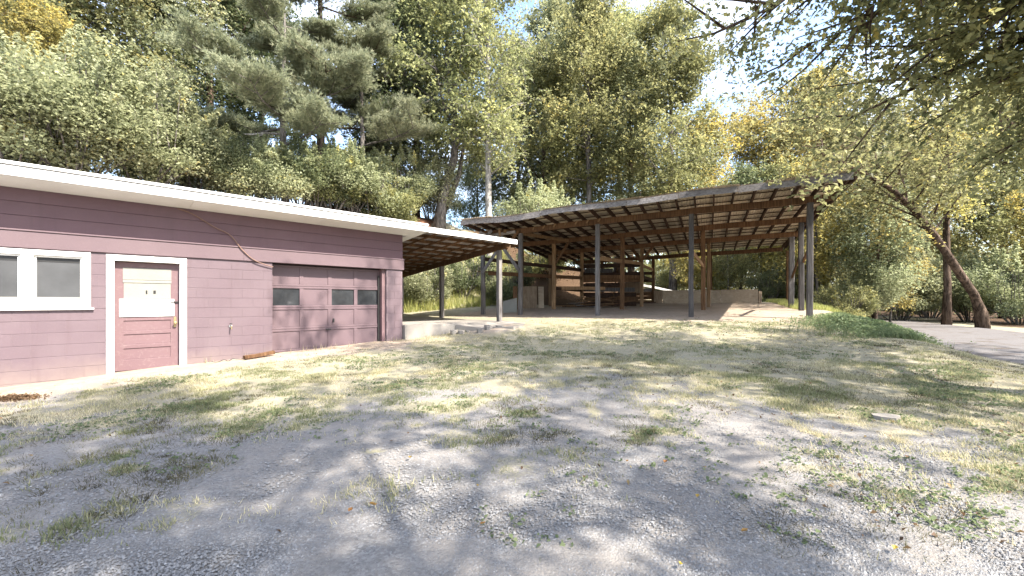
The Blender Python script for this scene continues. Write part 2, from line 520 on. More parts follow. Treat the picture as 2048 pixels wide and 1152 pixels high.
# masks for the ground ------------------------------------------------
def masks(x, y):
    x = np.asarray(x, float); y = np.asarray(y, float)
    n1 = fbm(x * 0.55, y * 0.55, 4); n2 = fbm(x * 1.7 + 40, y * 1.7, 4)
    # lawn boundary: distance beyond a line running from the right foreground to the garage corner
    n3 = fbm(x * 3.1 + 11, y * 3.1 + 60, 3)
    by = np.interp(x, [-30, -9, -5.8, -2.7, -1.3, -0.2, 2.5, 3.2, 4.3, 7, 12], [5, 4.3, 4.4, 4.5, 4.9, 5.2, 4.9, 4.0, 3.5, 2.4, 1.5])
    dlt = y - by
    lawn = sstep(-1.6, 2.8, dlt + (n1 - 0.5) * 2.6 + (n2 - 0.5) * 3.0 + (n3 - 0.5) * 3.0)
    patch = np.maximum(sstep(0.52, 0.62, n1 * 0.35 + n2 * 0.65) * sstep(-2.6, -0.2, dlt) * 0.7, sstep(0.60, 0.72, n3) * sstep(-3.0, -0.8, dlt) * 0.8)
    grass = np.maximum(lawn, patch)
    o = (x - G0.x) * gn.x + (y - G0.y) * gn.y
    t = (x - G0.x) * gd.x + (y - G0.y) * gd.y
    u = (x * su.x + y * su.y) / H0
    r = (x * sr.x + y * sr.y) / H0
    dirt = sstep(0.15, -0.12, (3.74 + 0.12 * (n1 - 0.5) + 0.10 * (n2 - 0.5)) - r) * sstep(2.6, 2.3, u) * sstep(-1.1, -0.82, u) * sstep(6.75, 6.45, r)
    dirt = dirt * (1 - sstep(13.3, 14.2, -0.705 * x + 0.709 * y) * sstep(5.1, 5.5, r))
    wallstrip = sstep(1.9, 0.5, o + (n2 - 0.5) * 1.3 + (n3 - 0.5) * 0.5) * sstep(6.6, 5.2, t) * sstep(-0.3, 0.0, o + 0.4)
    wallstrip = wallstrip * sstep(-6, -3, t)
    dirt = np.maximum(dirt, wallstrip)
    dirt = np.maximum(dirt, 0.85 * np.exp(-((t - 8.1) / 0.9) ** 2 - ((o - 1.3) / 0.8) ** 2))
    q = -0.705 * x + 0.709 * y
    p = 0.709 * x + 0.705 * y
    back = sstep(13.3, 14.2, q + (n2 - 0.5) * 1.0) * sstep(16.5, 18.5, p) * sstep(5.1, 5.5, r)  # dark litter colour put on the mound inside the shed to paint its shade
    forest_and_shade = np.maximum(back, sstep(21.0, 23.5, q), sstep(6.62, 6.9, r) * sstep(14, 18, y))
    ex = np.interp(y, [b for a, b in _edge], [a for a, b in _edge])
    forest_and_shade = np.maximum(forest_and_shade, sstep(9, 11, x - ex))
    clay = sstep(19.4, 20.2, q) * sstep(23.5, 22.6, q) * sstep(0.36, 0.5, n2) * sstep(17, 13, p)
    return grass * (1 - dirt), dirt, forest_and_shade, clay

def spaced(a, b, fine0, fine1, step, growth=1.25):
    xs = list(np.arange(fine0, fine1 + 1e-6, step))
    s = step; v = fine1
    while v < b:
        s *= growth; v += s; xs.append(min(v, b))
    s = step; v = fine0
    while v > a:
        s *= growth; v -= s; xs.insert(0, max(v, a))
    return np.array(xs)
gx = spaced(-400, 400, -10.5, 14, 0.13)
gy = spaced(-60, 700, 0.6, 19, 0.13)
XX, YY = np.meshgrid(gx, gy)
ZZ = ground_z(XX, YY)
nx, ny = len(gx), len(gy)
mg, md, mf, mc = masks(XX, YY)
near = sstep(25, 10, np.hypot(XX, YY))
ZZ = ZZ + near * 0.035 * (fbm(XX * 2.2, YY * 2.2, 3) - 0.5) * (1 - 0.5 * md)
me = bpy.data.meshes.new('ground')
V = np.stack([XX, YY, ZZ], -1).reshape(-1, 3)
idx = np.arange(nx * ny).reshape(ny, nx)
Q = np.stack([idx[:-1, :-1], idx[:-1, 1:], idx[1:, 1:], idx[1:, :-1]], -1).reshape(-1, 4)
me.vertices.add(len(V)); me.vertices.foreach_set('co', V.astype(np.float32).ravel())
me.loops.add(len(Q) * 4); me.loops.foreach_set('vertex_index', Q.astype(np.int32).ravel())
me.polygons.add(len(Q)); me.polygons.foreach_set('loop_start', np.arange(0, len(Q) * 4, 4, dtype=np.int32))
me.polygons.foreach_set('use_smooth', np.ones(len(Q), dtype=bool))
for nm, arr in (('grass', mg), ('dirt', md), ('forest_and_shade', mf), ('clay', mc)):
    a = me.attributes.new(nm, 'FLOAT', 'POINT')
    a.data.foreach_set('value', arr.astype(np.float32).ravel())
me.update(calc_edges=True)

def mat_ground():
    M = MT('yard_ground', 0.95, 0.1)
    v = M.world()
    fine = M.noise(v, 38, 6, 0.75)
    mid = M.noise(v, 6, 6, 0.7)
    big = M.noise(v, 0.7, 4, 0.6)
    vor = M.n('ShaderNodeTexVoronoi')
    vor.inputs['Scale'].default_value = 68
    M.l(v, vor.inputs['Vector'])
    cell = vor.outputs['Color']
    sep = M.n('ShaderNodeSeparateColor'); M.l(cell, sep.inputs[0])
    stone = M.ramp(sep.outputs[0], [(0.0, (0.125, 0.123, 0.122)), (0.5, (0.192, 0.190, 0.188)), (1.0, (0.28, 0.276, 0.27))])
    dust = M.ramp(fine, [(0.3, (0.163, 0.152, 0.141)), (0.7, (0.235, 0.218, 0.20))])
    gravel = M.mix(M.rng(M.math('ADD', M.math('MULTIPLY', mid, 0.5), M.math('MULTIPLY', big, 0.5)), 0.40, 0.56, 0.15, 0.95), stone, dust)
    grass = M.ramp(fine, [(0.25, (0.17, 0.153, 0.11)), (0.5, (0.29, 0.258, 0.19)), (0.75, (0.38, 0.335, 0.26))])
    grass = M.mix(M.rng(mid, 0.35, 0.65), grass, M.ramp(fine, [(0.3, (0.165, 0.158, 0.105)), (0.7, (0.285, 0.265, 0.18))]))
    dirt = M.ramp(mid, [(0.3, (0.235, 0.185, 0.14)), (0.7, (0.35, 0.29, 0.23))])
    dirt = M.mix(M.rng(fine, 0.5, 0.75, 0, 0.5), dirt, (0.33, 0.28, 0.24))
    litter = M.ramp(fine, [(0.25, (0.025, 0.016, 0.011)), (0.5, (0.065, 0.042, 0.027)), (0.75, (0.13, 0.088, 0.052))])
    clayc = M.ramp(mid, [(0.3, (0.10, 0.05, 0.03)), (0.7, (0.20, 0.105, 0.065))])
    def brk(a, lo=0.35, hi=0.65, amt=0.9):
        s = M.math('ADD', M.attr(a), M.math('MULTIPLY', M.math('SUBTRACT', mid, 0.5), amt))
        s2 = M.math('ADD', s, M.math('MULTIPLY', M.math('SUBTRACT', fine, 0.5), amt * 0.8))
        return M.rng(s2, lo, hi)
    c = M.mix(brk('grass'), gravel, grass)
    c = M.mix(brk('dirt', 0.3, 0.7, 0.6), c, dirt)
    c = M.mix(brk('forest_and_shade'), c, litter)
    c = M.mix(brk('clay', 0.4, 0.6), c, clayc)
    hv = M.n('ShaderNodeHueSaturation')
    M.l(c, hv.inputs['Color'])
    M.l(M.rng(big, 0.3, 0.7, 0.88, 1.14), hv.inputs['Value'])
    M.color(hv.outputs[0])
    h = M.math('ADD', M.math('MULTIPLY', vor.outputs['Distance'], -0.6), M.math('ADD', fine, mid))
    M.bump(h, 0.7, 0.016)
    return M.m
me.materials.append(mat_ground())
ground = link('ground', me)
tag(ground, 'gravel and patchy lawn yard rising to the wooded bank', None, None, 'structure')

# drive on the right --------------------------------------------------
def mat_road():
    M = MT('gravel_drive', 0.95, 0.1)
    v = M.world()
    fine = M.noise(v, 30, 6, 0.75)
    mid = M.noise(v, 2.2, 6, 0.7)
    c = M.ramp(fine, [(0.3, (0.095, 0.09, 0.09)), (0.7, (0.165, 0.157, 0.155))])
    c = M.mix(M.rng(mid, 0.52, 0.66, 0, 0.75), c, (0.075, 0.055, 0.04))
    M.color(c)
    M.bump(fine, 0.4, 0.02)
    return M.m
cl = [(9.6, -3), (12.2, 4), (13.4, 8), (15.4, 13), (17.6, 18), (20.0, 23), (22.5, 29), (24, 38), (22, 50)]
V, Fc = [], []
ys = np.linspace(-3, 50, 110)
NW = 14
for i, y in enumerate(ys):
    cx = float(np.interp(y, [b for a, b in cl], [a for a, b in cl]))
    for j in range(NW + 1):
        f = j / NW
        off = (f - 0.5) * 6.6
        if j in (0, NW): off += (vnoise(i * 0.31 + 5, j * 1.7) - 0.5) * 0.8
        X = cx + off * 0.93; Yv = y - off * 0.37
        V.append((X, Yv, gz(X, Yv) + 0.035 - (0.06 if j in (0, NW) else 0)))
for i in range(len(ys) - 1):
    for j in range(NW):
        a = i * (NW + 1) + j
        Fc.append((a, a + 1, a + NW + 2, a + NW + 1))
road = mk('road', V, Fc, mat_road(), smooth=True)
tag(road, 'pale gravel drive with strips of leaf litter', None, None, 'structure')

# ------------------------------------------------------------------ garage
garage = thing('garage', W(2.0, -3, 0.2), 'long maroon block garage with white eaves and an overhead door', 'garage')
Z_BELT0, Z_BELT1, Z_TOP = 2.37, 2.66, 3.34
T0, T1 = -3.4, 5.84
OPEN = [(-0.10, 1.04, 0.0, 2.34), (2.58, 5.36, 0.0, 2.42), (-1.78, -0.30, 1.36, 2.35)]   # door, overhead door, window
SLOPE = 0.105
def holes_wall(t0, t1, z0, z1, o0, o1, openings):
    ts = sorted(set([t0, t1] + [a for o in openings for a in o[:2]]))
    g = []
    for a, b in zip(ts[:-1], ts[1:]):
        segs = [(z0, z1)]
        for (ta, tb, za, zb) in openings:
            if ta <= a + 1e-6 and tb >= b - 1e-6:
                ns = []
                for s0, s1 in segs:
                    if za > s0: ns.append((s0, min(za, s1)))
                    if zb < s1: ns.append((max(zb, s0), s1))
                segs = ns
        for s0, s1 in segs:
            if s1 - s0 < 0.01: continue
            poly = [W(a, o0, 0), W(b, o0, 0), W(b, o1, 0), W(a, o1, 0)]
            g.append(prism_geo([(p.x, p.y) for p in poly], s0, s1))
    return join(*g)
Vw, Fw = holes_wall(T0, T1 - 0.003, -0.25, Z_BELT0, -0.20, -0.0055, OPEN)
wall = mk('wall', Vw, Fw, maroon_mortar, garage)
# painted concrete blocks, one object each (shared mesh, half blocks cut to length)
_bm = {}
def block_mesh(w):
    k = round(w, 3)
    if k not in _bm:
        V, Fc = bar_geo((-w / 2, 0, 0), (w / 2, 0, 0), 0.05, 0.195, ch=0.003)
        m_ = bpy.data.meshes.new('block')
        m_.from_pydata(V, [], Fc); m_.materials.append(maroon); m_.update()
        _bm[k] = m_
    return _bm[k]
nb = 0
for c in range(12):
    z = Z_BELT0 - 0.1 - 0.2 * c
    t = T0 + (0.2 if c % 2 else 0.0)
    edges = [T0] + list(np.arange(t if t > T0 else T0 + 0.4, T1, 0.4)) + [T1]
    for a, b in zip(edges[:-1], edges[1:]):
        pieces = [(a, b)]
        for (ta, tb, za, zb) in OPEN:
            if z + 0.09 > za and z - 0.09 < zb:
                ns = []
                for s0, s1 in pieces:
                    if tb <= s0 or ta >= s1: ns.append((s0, s1)); continue
                    if ta > s0: ns.append((s0, ta))
                    if tb < s1: ns.append((tb, s1))
                pieces = ns
        for s0, s1 in pieces:
            if s1 - s0 < 0.05 or s1 < -2.0: continue
            tm = (s0 + s1) / 2
            pp = W(tm, 0, 0)
            if z + 0.1 < gz(pp.x, pp.y) - 0.12: continue
            o = bpy.data.objects.new('block', block_mesh(s1 - s0 - 0.004))
            COL.objects.link(o)
            o.parent = wall
            o.location = W(tm, -0.025 + R.uniform(-0.0012, 0.0012), z) - ORIG[wall.name]
            o.rotation_euler.z = GA
            nb += 1
# other walls of the garage
for nm, (ta, tb, oa, ob) in (('side_wall', (T1 - 0.2, T1 - 0.004, -7.0, -0.203)), ('back_wall', (T0, T1 - 0.203, -7.0, -6.8)), ('side_wall', (T0, T0 + 0.2, -6.79, -0.203))):
    poly = [W(ta, oa, 0), W(tb, oa, 0), W(tb, ob, 0), W(ta, ob, 0)]
    V, Fc = prism_geo([(p.x, p.y) for p in poly], -0.25, 2.58)
    mk(nm, V, Fc, maroon, garage)
def wbox(name, t0, t1, o0, o1, z0, z1, m, parent, ch=0.006):
    c = (W(t0, (o0 + o1) / 2, (z0 + z1) / 2), W(t1, (o0 + o1) / 2, (z0 + z1) / 2))
    return bar(name, c[0], c[1], abs(o1 - o0), z1 - z0, m, parent, ch=ch)
# belt board and siding boards above it
wbox('belt_board', T0, 2.02, -0.03, 0.034, Z_BELT0, Z_BELT1 - 0.02, maroon_overhead, garage)
wbox('belt_board', 2.024, T1 + 0.03, -0.03, 0.036, Z_BELT0, Z_BELT1 - 0.018, maroon_overhead, garage)
wbox('belt_cap', T0, T1 + 0.04, -0.03, 0.05, Z_BELT1 - 0.017, Z_BELT1 + 0.012, maroon_overhead, garage)
zz = Z_BELT1 + 0.014
for i, h in enumerate((0.222, 0.222, 0.222)):
    wbox('siding_board', T0, T1, -0.05 , 0.012 - 0.004 * i, zz, zz + h - 0.003, maroon_siding, garage, ch=0.004)
    zz += h
# backing of the siding
poly = [W(T0, -0.2, 0), W(T1 - 0.003, -0.2, 0), W(T1 - 0.003, -0.055, 0), W(T0, -0.055, 0)]
V, Fc = prism_geo([(p.x, p.y) for p in poly], Z_BELT0 + 0.004, Z_TOP - 0.02)
mk('header_wall', V, Fc, maroon_siding, garage)
# gable end above the side wall
V = [W(T1 - 0.2, -0.203, 2.583), W(T1 - 0.004, -0.203, 2.583), W(T1 - 0.004, -7.0, 2.583), W(T1 - 0.2, -7.0, 2.583),
     W(T1 - 0.2, -0.203, 3.30), W(T1 - 0.004, -0.203, 3.30), W(T1 - 0.004, -7.0, 2.59), W(T1 - 0.2, -7.0, 2.59)]
mk('gable_wall', [tuple(v) for v in V], [(0, 1, 2, 3), (7, 6, 5, 4), (0, 4, 5, 1), (1, 5, 6, 2), (2, 6, 7, 3), (3, 7, 4, 0)], maroon_siding, garage)
# roof: soffit boards, roof deck, fascia, drip edge
TR0, TR1, OE = -3.8, 6.24, 0.66
def rz(o): return 3.33 + SLOPE * o
def slope_panel(t0, t1, o0, o1, lo, hi):
    V = []
    for dz in (lo, hi):
        for t, o in ((t0, o0), (t1, o0), (t1, o1), (t0, o1)): V.append(tuple(W(t, o, rz(o) + dz)))
    return V, [(3, 2, 1, 0), (4, 5, 6, 7), (0, 1, 5, 4), (1, 2, 6, 5), (2, 3, 7, 6), (3, 0, 4, 7)]
roof = mk('roof', *slope_panel(TR0, TR1, -7.4, OE - 0.035, 0.018, 0.19), membrane, garage)
ts = [TR0, -1.36, 1.08, 3.52, 5.96]
for a, b in zip(ts[:-1], ts[1:]):
    mk('soffit_board', *slope_panel(a + 0.002, b - 0.002, 0.02, OE - 0.037, 0.0, 0.014), soffit_white, roof)
mk('soffit_board', *slope_panel(5.962, TR1 - 0.002, -7.3, OE - 0.037, 0.0, 0.014), soffit_white, roof)
fs = [TR0, -0.2, 3.2, TR1]
for a, b in zip(fs[:-1], fs[1:]):
    bar('fascia_board', W(a, OE - 0.015, rz(OE) + 0.072), W(b - 0.003, OE - 0.015, rz(OE) + 0.072), 0.03, 0.15, white, roof)
bar('drip_edge', W(TR0, OE - 0.005, rz(OE) + 0.188), W(TR1, OE - 0.005, rz(OE) + 0.188), 0.06, 0.05, white, roof)
bar('rake_board', W(TR1 + 0.012, OE - 0.034, rz(OE) + 0.08), W(TR1 + 0.012, -7.4, rz(-7.4) + 0.08), 0.022, 0.15, white, roof)

# window ---------------------------------------------------------------
wf = []
z0, z1 = 1.36, 2.352
def wb(t0, t1, o0, o1, a, b, ch=0.006): return bar_geo(W(t0, (o0 + o1) / 2, (a + b) / 2), W(t1, (o0 + o1) / 2, (a + b) / 2), o1 - o0, b - a, ch=ch)
window = mk('window', *join(wb(-1.78, -0.30, -0.06, 0.03, z1 - 0.085, z1), wb(-1.78, -0.30, -0.06, 0.03, z0 + 0.03, z0 + 0.115),
            wb(-1.78, -1.68, -0.059, 0.029, z0 + 0.115, z1 - 0.085), wb(-0.40, -0.30, -0.059, 0.029, z0 + 0.115, z1 - 0.085),
            wb(-1.11, -0.965, -0.059, 0.029, z0 + 0.115, z1 - 0.085)), white, garage)
for a, b in ((-1.68, -1.11), (-0.965, -0.40)):
    mk('pane', *wb(a + 0.03, b - 0.03, -0.055, -0.047, z0 + 0.145, z1 - 0.115, 0.001), screen_m, window)
    mk('inner_sill', *wb(a + 0.031, b - 0.031, -0.0465, -0.042, z0 + 0.146, z0 + 0.215, 0.001), board_grey, window)
    mk('dim_pane_strip', *wb(a + 0.031, b - 0.031, -0.0465, -0.043, z1 - 0.19, z1 - 0.116, 0.001), dark_metal, window)  # dark strip laid on the pane top to suggest a dim interior
    mk('sash', *join(wb(a, b, -0.057, -0.02, z1 - 0.115, z1 - 0.0855), wb(a, b, -0.057, -0.02, z0 + 0.1155, z0 + 0.145),
                     wb(a, a + 0.03, -0.056, -0.021, z0 + 0.145, z1 - 0.115), wb(b - 0.03, b, -0.056, -0.021, z0 + 0.145, z1 - 0.115)), white, window)
mk('sill', *wb(-1.82, -0.26, -0.02, 0.05, z0 - 0.005, z0 + 0.029), white, window)
# dark backing behind the panes
mk('backing', *wb(-1.8, -0.28, -0.19, -0.10, z0 + 0.02, z1 - 0.02), dark_metal, window)

# entry door -----------------------------------------------------------
frame = mk('door_frame', *join(wb(-0.105, 0.0, -0.16, 0.032, 0.1, 2.24), wb(0.94, 1.045, -0.16, 0.032, 0.12, 2.24), wb(-0.105, 1.045, -0.161, 0.033, 2.241, 2.343)), white, garage)
DO = -0.09
door = mk('door', *join(wb(0.006, 0.13, DO - 0.04, DO, 0.22, 2.23), wb(0.81, 0.934, DO - 0.04, DO, 0.22, 2.23),
          wb(0.13, 0.81, DO - 0.039, DO - 0.001, 0.22, 0.42), wb(0.13, 0.81, DO - 0.039, DO - 0.001, 0.625, 0.70), wb(0.13, 0.81, DO - 0.039, DO - 0.001, 0.885, 0.955),
          wb(0.13, 0.81, DO - 0.039, DO - 0.001, 1.14, 1.21), wb(0.13, 0.81, DO - 0.039, DO - 0.001, 2.13, 2.23)), maroon_door, garage)
for a, b in ((0.42, 0.625), (0.70, 0.885), (0.955, 1.14)):
    mk('door_panel', *wb(0.13, 0.81, DO - 0.032, DO - 0.016, a, b), maroon_door, door)
for a, b, m_ in ((1.90, 2.128, board_grey), (1.845, 1.897, board_grey), (1.55, 1.842, board_grey)):
    mk('door_board', *wb(0.12 if a > 1.84 else 0.131, 0.82 if a > 1.84 else 0.809, DO - 0.03, DO + (0.012 if 1.84 < a < 1.9 else 0.004), a, b), m_, door)
mk('lower_door_board', *wb(0.07, 0.86, DO - 0.0005, DO + 0.018, 1.215, 1.545), white, door)['label'] = 'bright white board screwed across the door'
mk('number_plate', *wb(0.44, 0.462, DO + 0.0045, DO + 0.012, 1.645, 1.71, 0.002), dark_metal, door)
mk('number_plate', *wb(0.55, 0.585, DO + 0.0045, DO + 0.012, 1.65, 1.71, 0.002), dark_metal, door)
mk('latch', *wb(0.80, 0.93, DO + 0.001, DO + 0.03, 1.478, 1.502, 0.004), dark_metal, door)
V1 = wb(0.855, 0.895, DO, DO + 0.012, 1.0, 1.2, 0.004)
V2 = tube_geo([W(0.875, DO + 0.012, 1.08), W(0.875, DO + 0.045, 1.08), W(0.875, DO + 0.05, 1.08), W(0.875, DO + 0.075, 1.08), W(0.875, DO + 0.085, 1.08)], [0.012, 0.012, 0.028, 0.03, 0.016], 10)
mk('handle', *join(V1, V2), brass, door)
mk('threshold', *wb(-0.06, 1.0, -0.15, 0.06, 0.12, 0.205), concrete, garage)
mk('doorway_backing', *wb(-0.1, 1.04, -0.21, -0.165, 0.1, 2.34), dark_metal, garage)

# overhead garage door -------------------------------------------------
GO = -0.20
gdr_parts = []
tz0, tz1 = 0.335, 2.35
ta, tb = 2.60, 5.26
cols = np.linspace(ta, tb, 5)
rows = [0.335, 0.85, 1.355, 1.855, 2.345]
for i in range(4):
    a, b = rows[i] + (0.004 if i else 0), rows[i + 1]
    gdr_parts.append(wb(ta, tb, GO - 0.045, GO, a, a + 0.05))
    gdr_parts.append(wb(ta, tb, GO - 0.045, GO, b - 0.05, b))
    for j, c in enumerate(cols):
        w_ = 0.045
        c0, c1 = max(ta, c - w_), min(tb, c + w_)
        gdr_parts.append(wb(c0, c1, GO - 0.044, GO - 0.001, a + 0.05, b - 0.05))
odoor = mk('garage_door', *join(*gdr_parts), maroon_overhead, garage)
for i in range(4):
    for j in range(4):
        a, b = rows[i] + 0.054, rows[i + 1] - 0.05
        c0 = cols[j] + 0.045; c1 = cols[j + 1] - 0.045
        if i == 2 and j != 1:
            mk('door_pane', *wb(c0, c1, GO - 0.04, GO - 0.03, a, b, 0.001), glass, odoor)
        else:
            mk('door_panel', *wb(c0, c1, GO - 0.04, GO - 0.018, a, b), maroon_overhead, odoor)
mk('lift_handle', *wb(3.83, 3.95, GO + 0.001, GO + 0.04, 0.80, 0.825, 0.005), dark_metal, odoor)
mk('lock', *wb(4.0, 4.03, GO + 0.001, GO + 0.03, 0.98, 1.08, 0.005), dark_metal, odoor)
mk('door_jamb', *wb(5.262, 5.36, -0.24, -0.07, 0.2, 2.37), maroon_door, garage)
mk('track', *wb(5.20, 5.24, GO + 0.003, GO + 0.03, 0.4, 2.2, 0.004), dark_metal, garage)
mk('doorway_backing', *wb(2.5, 5.4, -0.42, -0.26, 0.1, 2.5), dark_metal, garage)

# fittings on and by the garage -----------------------------------------
sp = thing('wall_spigot', W(1.95, 0.03, 0.82), 'small brass spigot on the maroon wall between the two doors', 'spigot')
def place_px(px, o=0.0):
    k = (px - 1024) / F
    g0 = G0 + gn * o
    t = (g0.x - k * g0.y) / (k * gd.y - gd.x)
    return t
tsp = place_px(461)
sp.location = W(tsp, 0.0, 0.98); ORIG[sp.name] = W(tsp, 0.0, 0.98)
mk('spout', *tube_geo([W(tsp, -0.02, 0.985), W(tsp, 0.06, 0.985), W(tsp, 0.085, 0.97), W(tsp, 0.09, 0.92)], [0.013, 0.013, 0.013, 0.011], 8), brass, sp)
mk('tap_handle', *tube_geo([W(tsp, 0.045, 0.995), W(tsp, 0.05, 1.03), W(tsp, 0.05, 1.035), W(tsp, 0.05, 1.045)], [0.006, 0.006, 0.028, 0.026], 10), dark_metal, sp)
mk('wall_plate', *tube_geo([W(tsp, -0.005, 0.985), W(tsp, 0.004, 0.985)], [0.03, 0.03], 12), white, sp)

def cable_pts(pts, n=26):
    P = [Vector(p) for p in pts]; out = []
    for i in range(n):
        f = i / (n - 1) * (len(P) - 1); k = min(int(f), len(P) - 2); u = f - k
        p0 = P[max(k - 1, 0)]; p1 = P[k]; p2 = P[k + 1]; p3 = P[min(k + 2, len(P) - 1)]
        out.append(0.5 * ((2 * p1) + (p2 - p0) * u + (2 * p0 - 5 * p1 + 4 * p2 - p3) * u * u + (3 * p1 - p0 - 3 * p2 + p3) * u ** 3))
    return out
def wall_px(px, py, o):
    t = place_px(px, o)
    p = W(t, o, 0)
    return Vector((p.x, p.y, CAMZ + (603 - py) / F * p.y))
P = cable_pts([wall_px(355, 417, 0.03), wall_px(385, 428, 0.04), wall_px(430, 455, 0.05), wall_px(460, 470, 0.06), wall_px(485, 500, 0.06), wall_px(510, 521, 0.055), wall_px(546, 534, 0.04)])
tag(mk('cable', *tube_geo(P, [0.011] * len(P), 6), cable_m), 'brown cable hanging from the white eave across the maroon siding', 'cable')
P = []
for px in np.linspace(422, 492, 9):
    t = place_px(px, 0.25); b = W(t, 0.25, 0)
    P.append((b.x, b.y, gz(b.x, b.y) + 0.03 + 0.02 * math.sin(px)))
tag(mk('wire', *tube_geo(cable_pts(P), [0.007] * 26, 6), dark_metal), 'thin dark wire lying along the foot of the maroon wall', 'wire')
ta_, tb_ = place_px(488, 0.35), place_px(548, 0.2)
a_, b_ = W(ta_, 0.35, 0), W(tb_, 0.2, 0)
a_.z = gz(a_.x, a_.y) + 0.05; b_.z = gz(b_.x, b_.y) + 0.07
tag(bar('timber_offcut', a_, b_, 0.10, 0.07, wood_brown, None, jit=0.01), 'brown timber offcut lying against the wall left of the overhead door', 'timber')
# vent pipe on the roof at the left edge
vp = W(place_px(3, -1.0), -1.0, 0)
vt = thing('vent_pipe', (vp.x, vp.y, 3.45), 'short maroon vent pipe on the garage roof at the left edge', 'vent pipe')
mk('pipe', *tube_geo([(vp.x, vp.y, 3.3), (vp.x, vp.y, 3.86), (vp.x, vp.y, 3.87)], [0.055, 0.055, 0.05], 14), maroon_door, vt)
mk('collar', *tube_geo([(vp.x, vp.y, 3.38), (vp.x, vp.y, 3.44), (vp.x, vp.y, 3.46)], [0.10, 0.09, 0.06], 14), dark_metal, vt)

# ------------------------------------------------------------------ carport and its slab
carport = thing('carport', W(8, -3, 0.84), 'lean-to carport of brown timbers joined to the end of the garage', 'carport')
CT0, CT1 = 6.268, 9.72
bar('fascia_board', W(CT0, OE - 0.015, rz(OE) + 0.065), W(CT1, OE - 0.015, rz(OE) + 0.065), 0.03, 0.15, white, carport)
nsh = 5
for i in range(nsh):                               # corrugated sheets
    t0 = CT0 + (CT1 - CT0) * i / nsh - 0.02; t1 = CT0 + (CT1 - CT0) * (i + 1) / nsh + 0.03
    V, Fc = [], []
    nw = 40
    for s, o in enumerate((OE - 0.035, -2.2, -6.3)):
        for k in range(nw + 1):
            f = k / nw
            V.append(tuple(W(t0 + (t1 - t0) * f, o, rz(o) + 0.135 + 0.004 * (i % 2) + 0.011 * math.sin(f * 2 * math.pi * 10))))
    for s in range(2):
        for k in range(nw):
            a = s * (nw + 1) + k
            Fc.append((a, a + 1, a + nw + 2, a + nw + 1))
    mk('roof_sheet', V, Fc, tin_carport, carport)
for i in range(12):                                # purlins along the front direction
    o = OE - 0.1 - i * 0.6
    bar('purlin', W(CT0 + 0.01, o, rz(o) + 0.078), W(CT1 - 0.02, o, rz(o) + 0.078), 0.042, 0.088, wood_brown, carport, jit=0.004)
bar('beam', W(9.38, OE - 0.12, rz(OE) - 0.057), W(9.38, -6.25, rz(-6.25) - 0.057), 0.09, 0.18, wood_brown, carport, jit=0.004)
bar('beam', W(5.93, -0.25, rz(-0.25) - 0.057), W(5.93, -6.25, rz(-6.25) - 0.057), 0.09, 0.18, wood_brown, carport, jit=0.004)
for i in range(5):                                 # rafters between the end beams, running back
    t = 6.6 + i * 0.6
    bar('rafter', W(t, OE - 0.06, rz(OE) + 0.005), W(t, -6.2, rz(-6.2) + 0.005), 0.04, 0.05, wood_brown, carport, jit=0.003)
def plain_post(o, t, zb):
    zt = rz(o) - 0.148
    return bar('post', W(t, o, zb), W(t, o, zt), 0.145, 0.145, wood_grey, carport, up=gn, ch=0.01, jit=0.004)
plain_post(0.16, 9.37, 0.6)
plain_post(-3.1, 9.37, 0.7)
plain_post(-6.1, 9.37, 0.7)
# concrete slab
slab = thing('concrete_slab', W(7.8, -3, 0.4), 'raised concrete slab under the lean-to beside the garage', 'slab')
poly = [W(5.86, 0.10, 0), W(7.35, 0.34, 0), W(9.9, 0.42, 0), W(9.9, -6.4, 0), W(5.86, -6.4, 0)]
mk('slab_body', *prism_geo([(p.x, p.y) for p in poly], 0.1, [0.845, 0.84, 0.83, 0.9, 0.9]), concrete, slab)
poly = [W(7.4, 0.36, 0), W(7.75, 1.15, 0), W(8.2, 2.0, 0), W(8.75, 1.85, 0), W(9.35, 1.35, 0), W(9.75, 0.44, 0)]
apron = thing('broken_apron', W(8.4, 1.0, 0.6), 'cracked concrete apron sloping off the front of the slab', 'slab')
mk('apron_slab', *prism_geo([(p.x, p.y) for p in poly], 0.3, [0.80, 0.74, 0.80, 0.80, 0.81, 0.815]), concrete, apron)
# rubble in front of the slab
for i in range(11):
    t = R.uniform(7.1, 8.2); o = R.uniform(0.5, 1.9)
    if o > 0.4 + (t - 7.0) * 1.35 + 0.5: continue
    p = W(t, o, 0); s = R.uniform(0.05, 0.14)
    V, Fc = prism_geo([(p.x + math.cos(a) * s * R.uniform(0.7, 1.2), p.y + math.sin(a) * s * R.uniform(0.7, 1.2)) for a in np.linspace(0, 5.2, 6)], gz(p.x, p.y) - 0.05, gz(p.x, p.y) + s * R.uniform(0.4, 0.9))
    tag(mk('concrete_chunk', V, Fc, concrete), 'broken concrete chunk lying in front of the slab', 'rubble', 'concrete rubble by the slab')

# ------------------------------------------------------------------ pole shed
shed = thing('pole_shed', S(0.6, 5.0, 1.1), 'open timber pole shed with sagging tin roof and bare posts', 'shed')
UL, UR = 2.235, -0.90
RF, RB = 3.613, 6.60
ROWS = [3.97, 4.71, 5.44, 6.49]
def sag(u, r):                                      # the old roof dips and waves a little
    return 0.016 * math.sin(u * 3.1 + 0.7) + 0.010 * math.sin(u * 7.3 + r * 2.0) - 0.075 * math.exp(-((u - 1.72) / 0.28) ** 2) * max(0, (4.6 - r)) + 0.03 * math.exp(-((u - 1.25) / 0.25) ** 2)
def roofz(u, r): return shed_roof_z(u, r) + sag(u, r)
